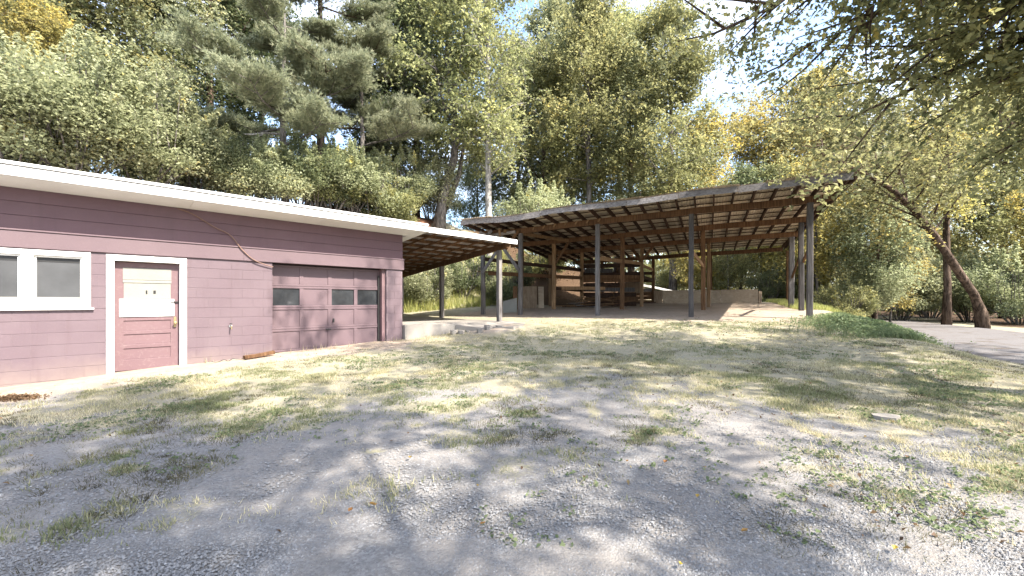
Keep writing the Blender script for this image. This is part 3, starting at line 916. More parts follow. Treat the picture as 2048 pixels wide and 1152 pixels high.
# roof sheets (laid front to back, corrugated, lapped)
nsh = 18
for i in range(nsh):
    u0 = UL - (UL - UR) * i / nsh; u1 = UL - (UL - UR) * (i + 1) / nsh - 0.006
    for seg, (ra, rb) in enumerate(((RF - 0.015, 5.12), (5.09, RB))):
        V, Fc = [], []
        nr, nw = 7, 24
        ex = R.uniform(-0.015, 0.02) if seg == 0 else R.uniform(-0.02, 0.05)
        for a in range(nr + 1):
            r = ra + (rb - ra) * a / nr
            if seg == 0 and a == 0: r -= ex
            if seg == 1 and a == nr: r += ex
            for k in range(nw + 1):
                f = k / nw; u = u0 + (u1 - u0) * f
                p = S(u, r, roofz(u, r) + 0.012 * math.sin(f * 2 * math.pi * 8) + 0.004 * (i % 2) + (0.01 if seg == 0 else 0) + 0.028)
                V.append(tuple(p))
        for a in range(nr):
            for k in range(nw):
                q_ = a * (nw + 1) + k
                Fc.append((q_, q_ + 1, q_ + nw + 2, q_ + nw + 1))
        if seg == 1 and i in (14, 15): pass
        mk('roof_sheet', V, Fc, tin, shed)
# laths across, rafters below them, headers below the rafters
def along_u(name, r, dz, w, h, m, ua, ub, jit=0.004, n=14):
    us = np.linspace(ua, ub, n)
    V, Fc = [], []
    for i, u in enumerate(us):
        c = S(u, r, roofz(u, r) + dz + R.uniform(-jit, jit))
        for a, b in ((-w / 2, -h / 2), (w / 2, -h / 2), (w / 2, h / 2), (-w / 2, h / 2)):
            V.append(tuple(c + sr * a + Vector((0, 0, b))))
    for i in range(n - 1):
        for j in range(4):
            k = (j + 1) % 4
            Fc.append((i * 4 + j, i * 4 + 4 + j, i * 4 + 4 + k, i * 4 + k))
    Fc += [(0, 1, 2, 3), tuple(range(n * 4 - 1, n * 4 - 5, -1))]
    return mk(name, V, Fc, m, shed)
r = RF + 0.06
while r < RB - 0.02:
    along_u('lath', r, 0.0, 0.05, 0.025, wood_dark, UL - 0.01, UR + 0.01)
    r += 0.183
nraf = 23
for i in range(nraf):
    u = UL - 0.02 - (UL - UR - 0.04) * i / (nraf - 1)
    V, Fc = [], []
    n = 8
    for a in range(n):
        r = RF + 0.012 + (RB - RF - 0.02) * a / (n - 1)
        c = S(u + R.uniform(-0.002, 0.002), r, roofz(u, r) - 0.086)
        for x, y in ((-0.024, -0.07), (0.024, -0.07), (0.024, 0.07), (-0.024, 0.07)):
            V.append(tuple(c + su * x + Vector((0, 0, y))))
    for a in range(n - 1):
        for j in range(4):
            k = (j + 1) % 4
            Fc.append((a * 4 + j, a * 4 + k, a * 4 + 4 + k, a * 4 + 4 + j))
    Fc += [(3, 2, 1, 0), tuple(range(n * 4 - 4, n * 4))]
    mk('rafter', V, Fc, wood_dark, shed)
for i, r in enumerate(ROWS):
    along_u('header_beam', r, -0.158 - 0.10, 0.085, 0.20, wood_brown if i in (0, 1) else wood_brown, UL - 0.04 if i < 2 else 1.9, UR + 0.03, 0.006)
# fascia boards, butted, each a little out of line
fu = [UL, 1.86, 1.39, 1.0, 0.62, 0.22, -0.2, -0.62, UR]
for a, b in zip(fu[:-1], fu[1:]):
    j = R.uniform(-0.02, 0.02)
    us = np.linspace(a, b + 0.003, 5)
    V, Fc = [], []
    hh = R.uniform(0.17, 0.205)
    for u in us:
        c = S(u, RF, roofz(u, RF) - 0.075 + j + R.uniform(-0.008, 0.008))
        for x, y in ((-0.016, -hh / 2), (0.009, -hh / 2), (0.009, hh / 2), (-0.016, hh / 2)):
            V.append(tuple(c + sr * x + Vector((0, 0, y))))
    for q_ in range(4):
        for k in range(4):
            n_ = (k + 1) % 4
            Fc.append((q_ * 4 + k, q_ * 4 + 4 + k, q_ * 4 + 4 + n_, q_ * 4 + n_))
    Fc += [(0, 1, 2, 3), (19, 18, 17, 16)]
    mk('fascia_board', V, Fc, wood_fascia, shed)
bar('end_rafter', S(UR - 0.008, RF - 0.01, roofz(UR, RF) - 0.10), S(UR - 0.008, RB, roofz(UR, RB) - 0.10), 0.05, 0.20, wood_dark, shed)
# posts
posts = [(2.18, 0), (1.74, 0), (0.951, 0), (0.136, 0), (-0.715, 0),
         (1.64, 1), (0.854, 1), (0.055, 1), (-0.777, 1),
         (1.51, 2), (0.75, 2), (0.0, 2), (-0.813, 2),
         (1.48, 3), (0.737, 3), (-0.02, 3), (-0.93, 3), (2.05, 1), (1.95, 2)]
POST = {}
for u, ri in posts:
    r = ROWS[ri]
    b = S(u, r)
    zb = gz(b.x, b.y) - 0.3
    zt = roofz(u, r) - 0.158 - 0.20
    w = {0: 0.155, 1: 0.16, 2: 0.15, 3: 0.16}[ri]
    if (u, ri) == (-0.813, 2): w = 0.19
    m_ = wood_grey if ri == 0 else (wood_tan if ri == 2 or (u, ri) == (1.64, 1) else wood_brown)
    if (u, ri) in ((0.136, 0), (-0.715, 0), (-0.777, 1)): m_ = wood_charcoal
    if (u, ri) == (-0.813, 2): m_ = wood_grey
    lean = Vector((R.uniform(-0.05, 0.05), R.uniform(-0.04, 0.04), 0))
    top = S(u, r, zt)
    bot = Vector((b.x, b.y, zb)) + lean * 0.5
    off = sr * -0.0
    POST[(u, ri)] = bar('post', bot, top, w, w, m_, shed, up=sr, ch=0.02, jit=0.008)
# knee braces and rails
def sp_(u, ri, z): return S(u, ROWS[ri], z)
def zf(u, ri, f):
    b = S(u, ROWS[ri]); g = gz(b.x, b.y)
    return g + (roofz(u, ROWS[ri]) - 0.3 - g) * f
def brace(p, q, w=0.05, h=0.12, m=wood_grey): return bar('knee_brace', p, q, w, h, m, shed, jit=0.004)
o_ = sr * -0.105
brace(sp_(2.17, 0, zf(2.17, 0, 0.52)) + o_, sp_(1.99, 0, zf(1.99, 0, 0.80)) + o_)
brace(sp_(1.75, 0, zf(1.75, 0, 0.54)) + o_, sp_(1.93, 0, zf(1.93, 0, 0.82)) + o_)
brace(sp_(1.75, 0, zf(1.75, 0, 1.02)) + o_, sp_(1.90, 0, zf(1.9, 0, 0.80)) + o_, m=wood_brown)
brace(sp_(1.64, 1, zf(1.64, 1, 0.66)), sp_(1.46, 1, zf(1.46, 1, 0.99)), m=wood_brown)
brace(S(0.13, 4.01, zf(0.136, 0, 0.63)), S(0.05, 4.68, zf(0.05, 1, 0.62)) - Vector((0, 0, 0.25)), h=0.14, m=wood_tan)
brace(S(0.945, 4.01, zf(0.95, 0, 0.62)), S(0.76, 5.40, zf(0.76, 2, 0.72)), h=0.15, m=wood_tan)
brace(S(0.76, 5.40, zf(0.76, 2, 0.74)), S(0.62, 5.42, zf(0.62, 2, 0.98)), m=wood_brown)
brace(S(0.86, 5.42, zf(0.9, 2, 0.98)), S(0.76, 5.40, zf(0.76, 2, 0.74)), m=wood_brown)
brace(S(0.76, 5.42, zf(0.76, 2, 0.70)), S(0.737, 6.45, zf(0.737, 3, 0.74)), h=0.13, m=wood_tan)
brace(S(-0.72, 4.0, zf(-0.72, 0, 0.62)), S(-0.79, 4.68, zf(-0.78, 1, 0.55)), m=wood_brown)
brace(S(-0.785, 4.74, zf(-0.78, 1, 0.66)), S(-0.81, 5.4, zf(-0.81, 2, 0.42)), m=wood_brown)
bar('rail', S(2.18, 3.99, zf(2.18, 0, 0.70)), S(1.52, 5.42, zf(1.52, 2, 0.66)), 0.05, 0.16, wood_dark, shed, jit=0.004)
# loft boards lying on the left side
for i in range(4):
    a = S(2.16 + 0.035 * i, 4.03, zf(2.16, 0, 0.545)) ; b = S(1.54 + 0.035 * i, 5.42, zf(1.52, 2, 0.545))
    bar('loft_board', a, b, 0.125, 0.035, wood_brown, shed, jit=0.003)
bar('loft_joist', S(2.13, 4.0, zf(2.16, 0, 0.545) - 0.09), S(1.50, 5.40, zf(1.52, 2, 0.545) - 0.09), 0.05, 0.14, wood_brown, shed)
# old headers and broken pieces sticking out on the left end
bar('loose_timber', S(2.29, 3.96, roofz(2.2, 3.97) - 0.40), S(1.78, 3.93, roofz(1.8, 3.97) - 0.30), 0.11, 0.11, wood_fascia, shed, jit=0.01)
bar('loose_timber', S(2.16, 3.87, roofz(2.0, 3.9) - 0.26), S(1.98, 3.82, roofz(2.0, 3.9) - 0.62), 0.05, 0.13, wood_grey, shed)
bar('loose_timber', S(2.02, 3.87, roofz(2.0, 3.9) - 0.22), S(2.10, 3.86, roofz(2.0, 3.9) - 0.50), 0.04, 0.12, wood_grey, shed)
bar('loose_timber', S(1.90, 3.9, roofz(1.9, 3.9) - 0.26), S(1.45, 4.66, roofz(1.5, 4.7) - 0.30), 0.05, 0.13, wood_tan, shed)
bar('loose_timber', S(1.93, 3.86, roofz(1.9, 3.9) - 0.23), S(1.91, 3.84, roofz(1.9, 3.9) - 0.50), 0.04, 0.17, wood_tan, shed)
for i in range(7):                                   # pale rafter-end blocks seen above the front header
    u = 1.60 - i * 0.11
    bar('rafter_block', S(u, 3.945, roofz(u, 3.945) - 0.29), S(u - 0.02, 3.945, roofz(u, 3.945) - 0.17), 0.05, 0.028, wood_tan, shed, up=sr)
# low back wall
def panel(name, u0, r0, u1, r1, z0, z1, th, m, parent, tilt=0.0, label=None):
    a = S(u0, r0); b = S(u1, r1)
    d = (b - a).normalized(); nrm = Vector((d.y, -d.x, 0))
    g = min(gz(a.x, a.y), gz(b.x, b.y)) - 0.05
    V = []
    for zv, off in ((z0, 0), (z1, -tilt)):
        for p in (a, b):
            for s in (-th / 2, th / 2):
                V.append(tuple(p + nrm * (s + off) + Vector((0, 0, g + zv))))
    Fc = [(0, 1, 3, 2), (4, 6, 7, 5), (0, 2, 6, 4), (1, 5, 7, 3), (0, 4, 5, 1), (2, 3, 7, 6)]
    o = mk(name, V, Fc, m, parent)
    if label: o['label'] = label
    return o
bw = [(0.72, 6.40), (0.60, 6.40), (0.10, 6.385), (-0.14, 6.37), (-0.58, 6.33)]
for i in range(4):
    a, b = bw[i], bw[i + 1]
    panel('wall_panel', a[0] - 0.002, a[1], b[0] + 0.002, b[1], 0.0, 0.73 + 0.015 * (i % 2), 0.02, plywood_old if i == 0 else plywood, shed)
panel('wall_end', -0.581, 6.33, -0.62, 6.37, 0.0, 0.66, 0.04, plywood_old, shed)
for i in range(3):                                   # plank back wall at the left
    panel('back_plank', 1.45, 6.42, 0.73, 6.42, 0.04 + 0.21 * i, 0.23 + 0.21 * i, 0.03, wood_tan if i < 1 else wood_brown, shed)
panel('back_plank', 1.44, 6.3, 1.10, 6.3, 0.86, 1.16, 0.03, wood_brown, shed)
panel('back_panel', 1.22, 6.36, 0.90, 6.36, 0.62, 1.75, 0.02, plywood_old, shed)
bar('rail', S(1.66, 4.80, zf(1.66, 1, 0.32)), S(1.22, 5.5, zf(1.3, 2, 0.32)), 0.04, 0.16, wood_tan, shed)

# boards and sheets standing or lying in the shed
def sheet(name, label, x0, x1, yb, yt, Y0, Y1, m, cat='board', tilt=0.25, th=0.02, cut=0.0):
    a = at(x0, yb, Y0); b = at(x1, yb, Y1)
    za, zb = gz(a.x, a.y), gz(b.x, b.y)
    hh = (yb - yt) / F * (Y0 + Y1) / 2
    d = Vector((b.x - a.x, b.y - a.y, 0)).normalized(); nrm = Vector((-d.y, d.x, 0))
    if nrm.y < 0: nrm = -nrm
    V = []
    for p, zz_, h in ((a, za, hh * (1 - cut)), (b, zb, hh)):
        for s in (0, th):
            V.append((p.x + nrm.x * s, p.y + nrm.y * s, zz_ - 0.01))
        for s in (0, th):
            V.append((p.x + nrm.x * (s + tilt), p.y + nrm.y * (s + tilt), zz_ + h))
    Fc = [(0, 1, 5, 4), (2, 6, 7, 3), (0, 4, 6, 2), (1, 3, 7, 5), (0, 2, 3, 1), (4, 5, 7, 6)]
    return tag(mk(name, V, Fc, m), label, cat)
sheet('grey_board', 'low grey board with slanting top leaning in the left end of the shed', 1006, 1034, 623, 594, 17.6, 17.6, board_grey, tilt=0.3, cut=0.2)
sheet('plywood_sheet', 'brown plywood sheet standing on edge behind the left front post', 1046, 1074, 614, 569, 19.2, 19.2, plywood_old)
sheet('plank', 'narrow pale plank standing right of the brown plywood sheet', 1077, 1088, 612, 569, 19.6, 19.6, plywood, tilt=0.2, th=0.04)
sheet('chipboard', 'dark chipboard leaning behind the grey board', 1026, 1035, 616, 569, 18.9, 18.9, wood_brown, tilt=0.2, th=0.03)
# white gutter lying along the bank
P = [at(1246, 561, 25.2), at(1275, 569, 25.0), at(1310, 575, 24.8), at(1345, 583, 24.6)]
g = []
for a, b in zip(P[:-1], P[1:]): g.append(bar_geo(a, b, 0.10, 0.12))
tag(mk('gutter', *join(*g), white), 'white length of gutter sloping down above the plank back wall', 'gutter')
tag(mk('dark_beam', *bar_geo(at(1247, 583, 24.0), at(1308, 579, 23.9), 0.1, 0.16), wood_grey), 'grey beam resting on the plank wall below the gutter', 'beam')
# scrap boards on the floor
for i, (x, y, Y, a, L, lab) in enumerate(((1135, 607, 21.0, 0.3, 1.6, 'reddish scrap board on the shed floor at the left'), (1150, 609, 20.2, -0.2, 1.2, 'brown scrap board in front of the reddish one on the shed floor'), (1215, 602, 22.5, 0.1, 1.5, 'dark scrap board on the shed floor before the plank wall'), (1285, 603, 22.6, 0.15, 1.4, 'dark scrap board on the shed floor under the grey beam'))):
    c = at(x, y, Y); c.z = gz(c.x, c.y) + 0.06
    d = Vector((math.cos(a), math.sin(a), 0.02)) * L / 2
    tag(mk('scrap_board', *bar_geo(c - d, c + d, 0.18, 0.06), [wood_tan, wood_brown, wood_dark, wood_dark][i]), lab, 'board')

pile = thing('lumber_pile', S(1.2, 5.2, 1.3), 'jumbled pile of old boards at the back left of the shed', 'lumber pile')
for i in range(14):
    c = S(R.uniform(0.92, 1.40), R.uniform(5.05, 5.4)); zc = gz(c.x, c.y) + 0.05 + 0.035 * i
    a = GA * 0 + math.atan2(su.y, su.x) + R.uniform(-0.35, 0.35); L = R.uniform(0.9, 2.0) / 2; tl = R.uniform(-0.18, 0.18)
    d = Vector((math.cos(a) * L, math.sin(a) * L, tl * L))
    bar('board', Vector((c.x, c.y, zc)) - d, Vector((c.x, c.y, zc)) + d, R.uniform(0.1, 0.22), 0.035, R.choice([wood_tan, wood_brown, wood_dark, wood_grey]), pile)
for ra, rb, ua, ub, f0 in ((4.71, 5.44, 1.64, 1.51, 0.34), (5.44, 6.49, 1.51, 1.48, 0.40), (5.44, 6.49, 1.51, 1.48, 0.62), (5.44, 6.49, 0.75, 0.737, 0.52)):
    pa, pb = S(ua, ra), S(ub, rb)
    za = gz(pa.x, pa.y) + 2.7 * f0
    bar('rail', Vector((pa.x, pa.y, za)), Vector((pb.x, pb.y, za + R.uniform(-0.1, 0.1))), 0.045, 0.15, wood_dark, shed, jit=0.004)
for i, (u0, u1, f0) in enumerate(((1.51, 0.76, 0.57), (1.48, 0.74, 0.66), (1.48, 0.74, 0.50))):
    r = 5.46 if i == 0 else 6.44
    pa, pb = S(u0, r), S(u1, r)
    za = gz(pa.x, pa.y) + 2.6 * f0
    bar('rail', Vector((pa.x, pa.y, za)), Vector((pb.x, pb.y, za - 0.08)), 0.045, 0.17, wood_dark if i else wood_brown, shed, jit=0.004)
zz_ = gz(*S(1.3, 5.5)[:2])
for i in range(9):                                   # added dark boards hiding the bank, standing in for its deep shade
    ua, ub = 1.50 + R.uniform(-0.03, 0.06), 0.80 + R.uniform(-0.1, 0.06)
    if i in (4, 7): ub += 0.28
    bar('bank_shade_board', S(ua, 5.5, zz_ + 0.12 + i * 0.235), S(ub, 5.5, zz_ + 0.12 + i * 0.235 + R.uniform(-0.03, 0.03)), 0.03, 0.205, [wood_dark, wood_brown, wood_dark, wood_charcoal][i % 4], shed, jit=0.004)
for i, (u, r, ln) in enumerate(((1.33, 5.46, 0.5), (1.12, 5.46, 0.35), (0.95, 5.5, -0.3))):
    p = S(u, r); z = gz(p.x, p.y)
    tag(bar('leaning_pole', (p.x, p.y, z), (p.x + ln, p.y + 0.35, z + 2.1 - 0.2 * i), 0.05, 0.05, wood_brown, None, jit=0.006), ['brown pole leaning right among the racks at the back left of the shed', 'shorter pole leaning right in the middle of the shed racks', 'pole leaning left towards the lumber pile in the shed'][i], 'pole')
# ------------------------------------------------------------------ foliage
def leaf_quads(C, size, rg, up=0.45, aspect=0.55):
    n = len(C)
    nrm = rg.normal(size=(n, 3)); nrm[:, 2] = np.abs(nrm[:, 2]) + up
    nrm /= np.linalg.norm(nrm, axis=1, keepdims=True)
    a = rg.normal(size=(n, 3)); a -= nrm * (a * nrm).sum(1, keepdims=True); a /= np.linalg.norm(a, axis=1, keepdims=True) + 1e-9
    b = np.cross(nrm, a)
    s = size * (0.6 + 0.8 * rg.random((n, 1)))
    w = s * aspect * (0.75 + 0.5 * rg.random((n, 1)))
    fold = nrm * s * 0.14
    base = C - a * s * 0.5
    tip = C + a * s * 0.5 - nrm * s * 0.12
    L = C + b * w * 0.5 + fold - a * s * 0.06
    Rr = C - b * w * 0.5 + fold - a * s * 0.06
    return np.stack([base, Rr, tip, L], 1).reshape(-1, 3)

def tree_mesh(seed, h, R0, cb, r0, n_leaf, leaf, mleaf, mbark, nlimb=26, lean=0.03, profile='oval', sig=0.30, trunk_pts=None, twig=5, up=0.45, reach=(), spray=0):
    rg = np.random.default_rng(seed)
    geos = []
    n = 11
    if trunk_pts is None:
        wob = np.cumsum(rg.normal(0, lean, (n, 2)), 0) * h / 10
        wob[0] = 0
        T = [Vector((wob[i, 0], wob[i, 1], h * 0.97 * i / (n - 1) - (0.3 if i == 0 else 0))) for i in range(n)]
    else:
        T = [Vector(p) for p in trunk_pts]
    nT = len(T)
    rad = [r0 * ((1 - i / (nT - 1)) ** 0.8 * 0.92 + 0.06) * (1.35 if i == 0 else 1) for i in range(nT)]
    geos.append(tube_geo(T, rad, 11, 0.3, rg))
    def tp(s):
        f = s * (nT - 1); k = min(int(f), nT - 2)
        return T[k].lerp(T[k + 1], f - k), rad[k] + (rad[k + 1] - rad[k]) * (f - k)
    tips = []
    for i in range(nlimb):
        s = cb + (0.99 - cb) * ((i + rg.random() * 0.8) / nlimb)
        p, pr = tp(min(s, 0.995))
        x = (s - cb) / (1 - cb)
        prof = {'oval': (math.sin(math.pi * min(1, x * 0.85 + 0.16))) ** 0.7, 'spread': 0.45 + 0.55 * math.sin(math.pi * (0.25 + 0.7 * x)), 'cone': 1.0 - 0.8 * x}[profile]
        L = R0 * prof * rg.uniform(0.6, 1.12)
        az = i * 2.39996 + rg.normal(0, 0.4)
        el = math.radians(rg.uniform(5, 40) + 30 * x)
        d = Vector((math.cos(az) * math.cos(el), math.sin(az) * math.cos(el), math.sin(el)))
        pts = [p]
        q = p.copy(); dd = d.copy(); m = 5
        for k in range(m):
            dd = (dd + Vector(rg.normal(0, 0.13, 3)) + Vector((0, 0, 0.06 if k < 3 else -0.10))).normalized()
            q = q + dd * (L / m)
            pts.append(q.copy())
        lr = min(pr * 0.42, 0.02 + L * 0.013)
        geos.append(tube_geo(pts, [lr * (1 - 0.85 * k / m) for k in range(m + 1)], 5, cap=False))
        for k in range(twig):
            f = 0.3 + 0.7 * (k + rg.random()) / twig
            ff = f * m; kk = min(int(ff), m - 1)
            a = pts[kk].lerp(pts[kk + 1], ff - kk)
            td = (d * 0.5 + Vector(rg.normal(0, 0.75, 3))).normalized()
            tl = L * rg.uniform(0.22, 0.45)
            e = a + td * tl + Vector((0, 0, -0.05 * tl))
            geos.append(tube_geo([a, a.lerp(e, 0.5) + Vector(rg.normal(0, 0.05 * tl, 3)), e], [lr * 0.35, lr * 0.22, lr * 0.08], 4, cap=False))
            tips.append((a, e, tl))
    for s, e, ntw in reach:                      # long named limbs that reach out to a given point
        p, pr = tp(s); e = Vector(e); m = 8
        L = (e - p).length
        pts = [p.lerp(e, k / m) + Vector((0, 0, 0.10 * L * math.sin(math.pi * k / m))) + Vector(rg.normal(0, 0.02 * L, 3)) * (1 if 0 < k < m else 0) for k in range(m + 1)]
        lr = min(pr * 0.6, 0.02 + L * 0.012)
        geos.append(tube_geo(pts, [lr * (1 - 0.9 * k / m) for k in range(m + 1)], 6, cap=False))
        d = (e - p).normalized()
        for k in range(ntw):
            ff = ((0.35 if ntw > 9 else 0.72) + (0.65 if ntw > 9 else 0.28) * (k + rg.random()) / ntw) * m; kk = min(int(ff), m - 1)
            a = pts[kk].lerp(pts[kk + 1], ff - kk)
            td = (d * 0.7 + Vector(rg.normal(0, 0.6, 3)) + Vector((0, 0, -0.15))).normalized()
            tl = rg.uniform(0.7, 1.4) * (1 if ntw > 9 else 0.6)
            ee = a + td * tl
            geos.append(tube_geo([a, a.lerp(ee, 0.5) + Vector(rg.normal(0, 0.04, 3)), ee], [lr * 0.3, lr * 0.2, lr * 0.08], 4, cap=False))
            tips.append((a, ee, tl))
    A = np.array([t[0] for t in tips]); E = np.array([t[1] for t in tips]); TL = np.array([t[2] for t in tips])
    wts = (TL + 0.25) * rg.uniform(0.25, 1.6, len(TL)); wts /= wts.sum()
    ns = n_leaf if not spray else n_leaf // spray
    pick = rg.choice(len(tips), ns, p=wts)
    f = rg.random((ns, 1)) ** 0.8 * 1.12
    C = A[pick] * (1 - f) + E[pick] * f
    C = C + rg.normal(size=(ns, 3)) * (sig * (0.5 + 0.5 * TL[pick][:, None])) * np.array([1, 1, 0.75])
    if spray:                               # leaves sit along short drooping twigs
        dv = (E - A)[pick]; dv /= np.linalg.norm(dv, axis=1, keepdims=True) + 1e-9
        dv = dv + rg.normal(size=dv.shape) * 0.5; dv[:, 2] -= 0.35
        dv /= np.linalg.norm(dv, axis=1, keepdims=True)
        for c, d in list(zip(C, dv))[:: max(1, ns // 1500)]:
            geos.append(tube_geo([Vector(c - d * 0.12 * leaf / 0.095), Vector(c + d * 0.22 * leaf / 0.095)], [0.006, 0.003], 3, cap=False))
        kz = leaf / 0.095
        C = np.repeat(C, spray, 0) + np.repeat(dv, spray, 0) * rg.uniform(-0.12, 0.26, (ns * spray, 1)) * kz + rg.normal(size=(ns * spray, 3)) * 0.04 * kz
        pick = np.repeat(pick, spray); n_leaf = ns * spray
    Vl = leaf_quads(C, leaf, rg, up)
    base_t = rg.normal(0.45, 0.16, len(tips))
    tint = np.clip(base_t[pick] + rg.normal(0, 0.16, n_leaf), 0, 1)
    crown = bulk('crown', Vl, 4, mleaf, tint)
    Vt, Ft = join(*geos)
    tm = bpy.data.meshes.new('trunk'); tm.from_pydata(Vt, [], Ft); tm.materials.append(mbark)
    tm.polygons.foreach_set('use_smooth', [True] * len(tm.polygons)); tm.update()
    return tm, crown

def pine_mesh(seed, h, R0, cb, r0, tufts, mleaf, mbark, dens):
    rg = np.random.default_rng(seed)
    geos = []
    n = 9
    wob = np.cumsum(rg.normal(0, 0.02, (n, 2)), 0) * h / 10; wob[0] = 0
    T = [Vector((wob[i, 0], wob[i, 1], h * i / (n - 1) - (0.3 if i == 0 else 0))) for i in range(n)]
    rad = [r0 * (1 - 0.9 * i / (n - 1)) for i in range(n)]
    geos.append(tube_geo(T, rad, 9, 0.12, rg))
    segs = []
    nb_ = int(h * (1 - cb) * dens)
    for i in range(nb_):
        s = cb + (1 - cb) * (i + rg.random() * 0.6) / nb_
        f = min(s, 0.995) * (n - 1); k = min(int(f), n - 2)
        p = T[k].lerp(T[k + 1], f - k)
        x = (s - cb) / (1 - cb)
        L = R0 * (0.45 + 0.65 * min(1, x * 4 + 0.4) * (1 - x) ** 0.6) * rg.uniform(0.5, 1.2)
        az = i * 2.39996 + rg.normal(0, 0.3)
        d = Vector((math.cos(az), math.sin(az), rg.uniform(-0.05, 0.2)))
        sd = Vector((-math.sin(az), math.cos(az), 0))
        pts = [p]; q = p.copy(); m = 5
        for j in range(m):
            d = (d + Vector((0, 0, 0.05 * (j - 1))) + Vector(rg.normal(0, 0.05, 3))).normalized()
            q = q + d * (L / m); pts.append(q.copy())
        lr = 0.02 + L * 0.012
        geos.append(tube_geo(pts, [lr * (1 - 0.8 * j / m) for j in range(m + 1)], 5, cap=False))
        segs.append((pts[2], pts[5], L * 0.6))
        for j in range(7):
            f2 = 0.3 + 0.65 * (j + rg.random()) / 7
            ff = f2 * m; kk = min(int(ff), m - 1)
            a = pts[kk].lerp(pts[kk + 1], ff - kk)
            e = a + (sd * (1 if j % 2 else -1) * rg.uniform(0.6, 1.1) + d * 0.7 + Vector((0, 0, rg.uniform(0.0, 0.3)))) * L * 0.33
            geos.append(tube_geo([a, e], [lr * 0.35, lr * 0.1], 4, cap=False))
            segs.append((a, e, L * 0.4))
    A = np.array([t[0] for t in segs]); E = np.array([t[1] for t in segs]); TL = np.array([t[2] for t in segs])
    w = TL / TL.sum()
    pick = rg.choice(len(segs), tufts, p=w)
    # needles gather in rounded clumps towards the outer half of every spray
    f = np.clip(0.62 + 0.26 * rg.normal(size=(tufts, 1)), 0.05, 1.15)
    off = rg.normal(size=(tufts, 3)) * (0.09 + 0.10 * TL[pick][:, None]) * np.array([1, 1, 0.62])
    off[:, 2] = np.abs(off[:, 2]) * 0.9
    C = A[pick] * (1 - f) + E[pick] * f + off
    ax = E[pick] - A[pick]; ax /= np.linalg.norm(ax, axis=1, keepdims=True) + 1e-9
    ax = ax * 0.6 + off / (np.linalg.norm(off, axis=1, keepdims=True) + 1e-9) * 0.8
    ax[:, 2] += 0.5
    K = 10
    Cn = np.repeat(C, K, 0); an = np.repeat(ax, K, 0)
    d = an * 0.75 + rg.normal(size=Cn.shape) * 0.6
    d /= np.linalg.norm(d, axis=1, keepdims=True)
    side = np.cross(d, rg.normal(size=d.shape)); side /= np.linalg.norm(side, axis=1, keepdims=True) + 1e-9
    ln = 0.19 * (0.7 + 0.6 * rg.random((len(d), 1)))
    V = np.stack([Cn - side * 0.015, Cn + side * 0.015, Cn + d * ln], 1).reshape(-1, 3)
    tint = np.clip(np.repeat(rg.normal(0.5, 0.2, tufts), K) + rg.normal(0, 0.1, tufts * K), 0, 1)
    crown = bulk('crown', V, 3, mleaf, tint)
    Vt, Ft = join(*geos)
    tm = bpy.data.meshes.new('trunk'); tm.from_pydata(Vt, [], Ft); tm.materials.append(mbark)
    tm.polygons.foreach_set('use_smooth', [True] * len(tm.polygons)); tm.update()
    return tm, crown

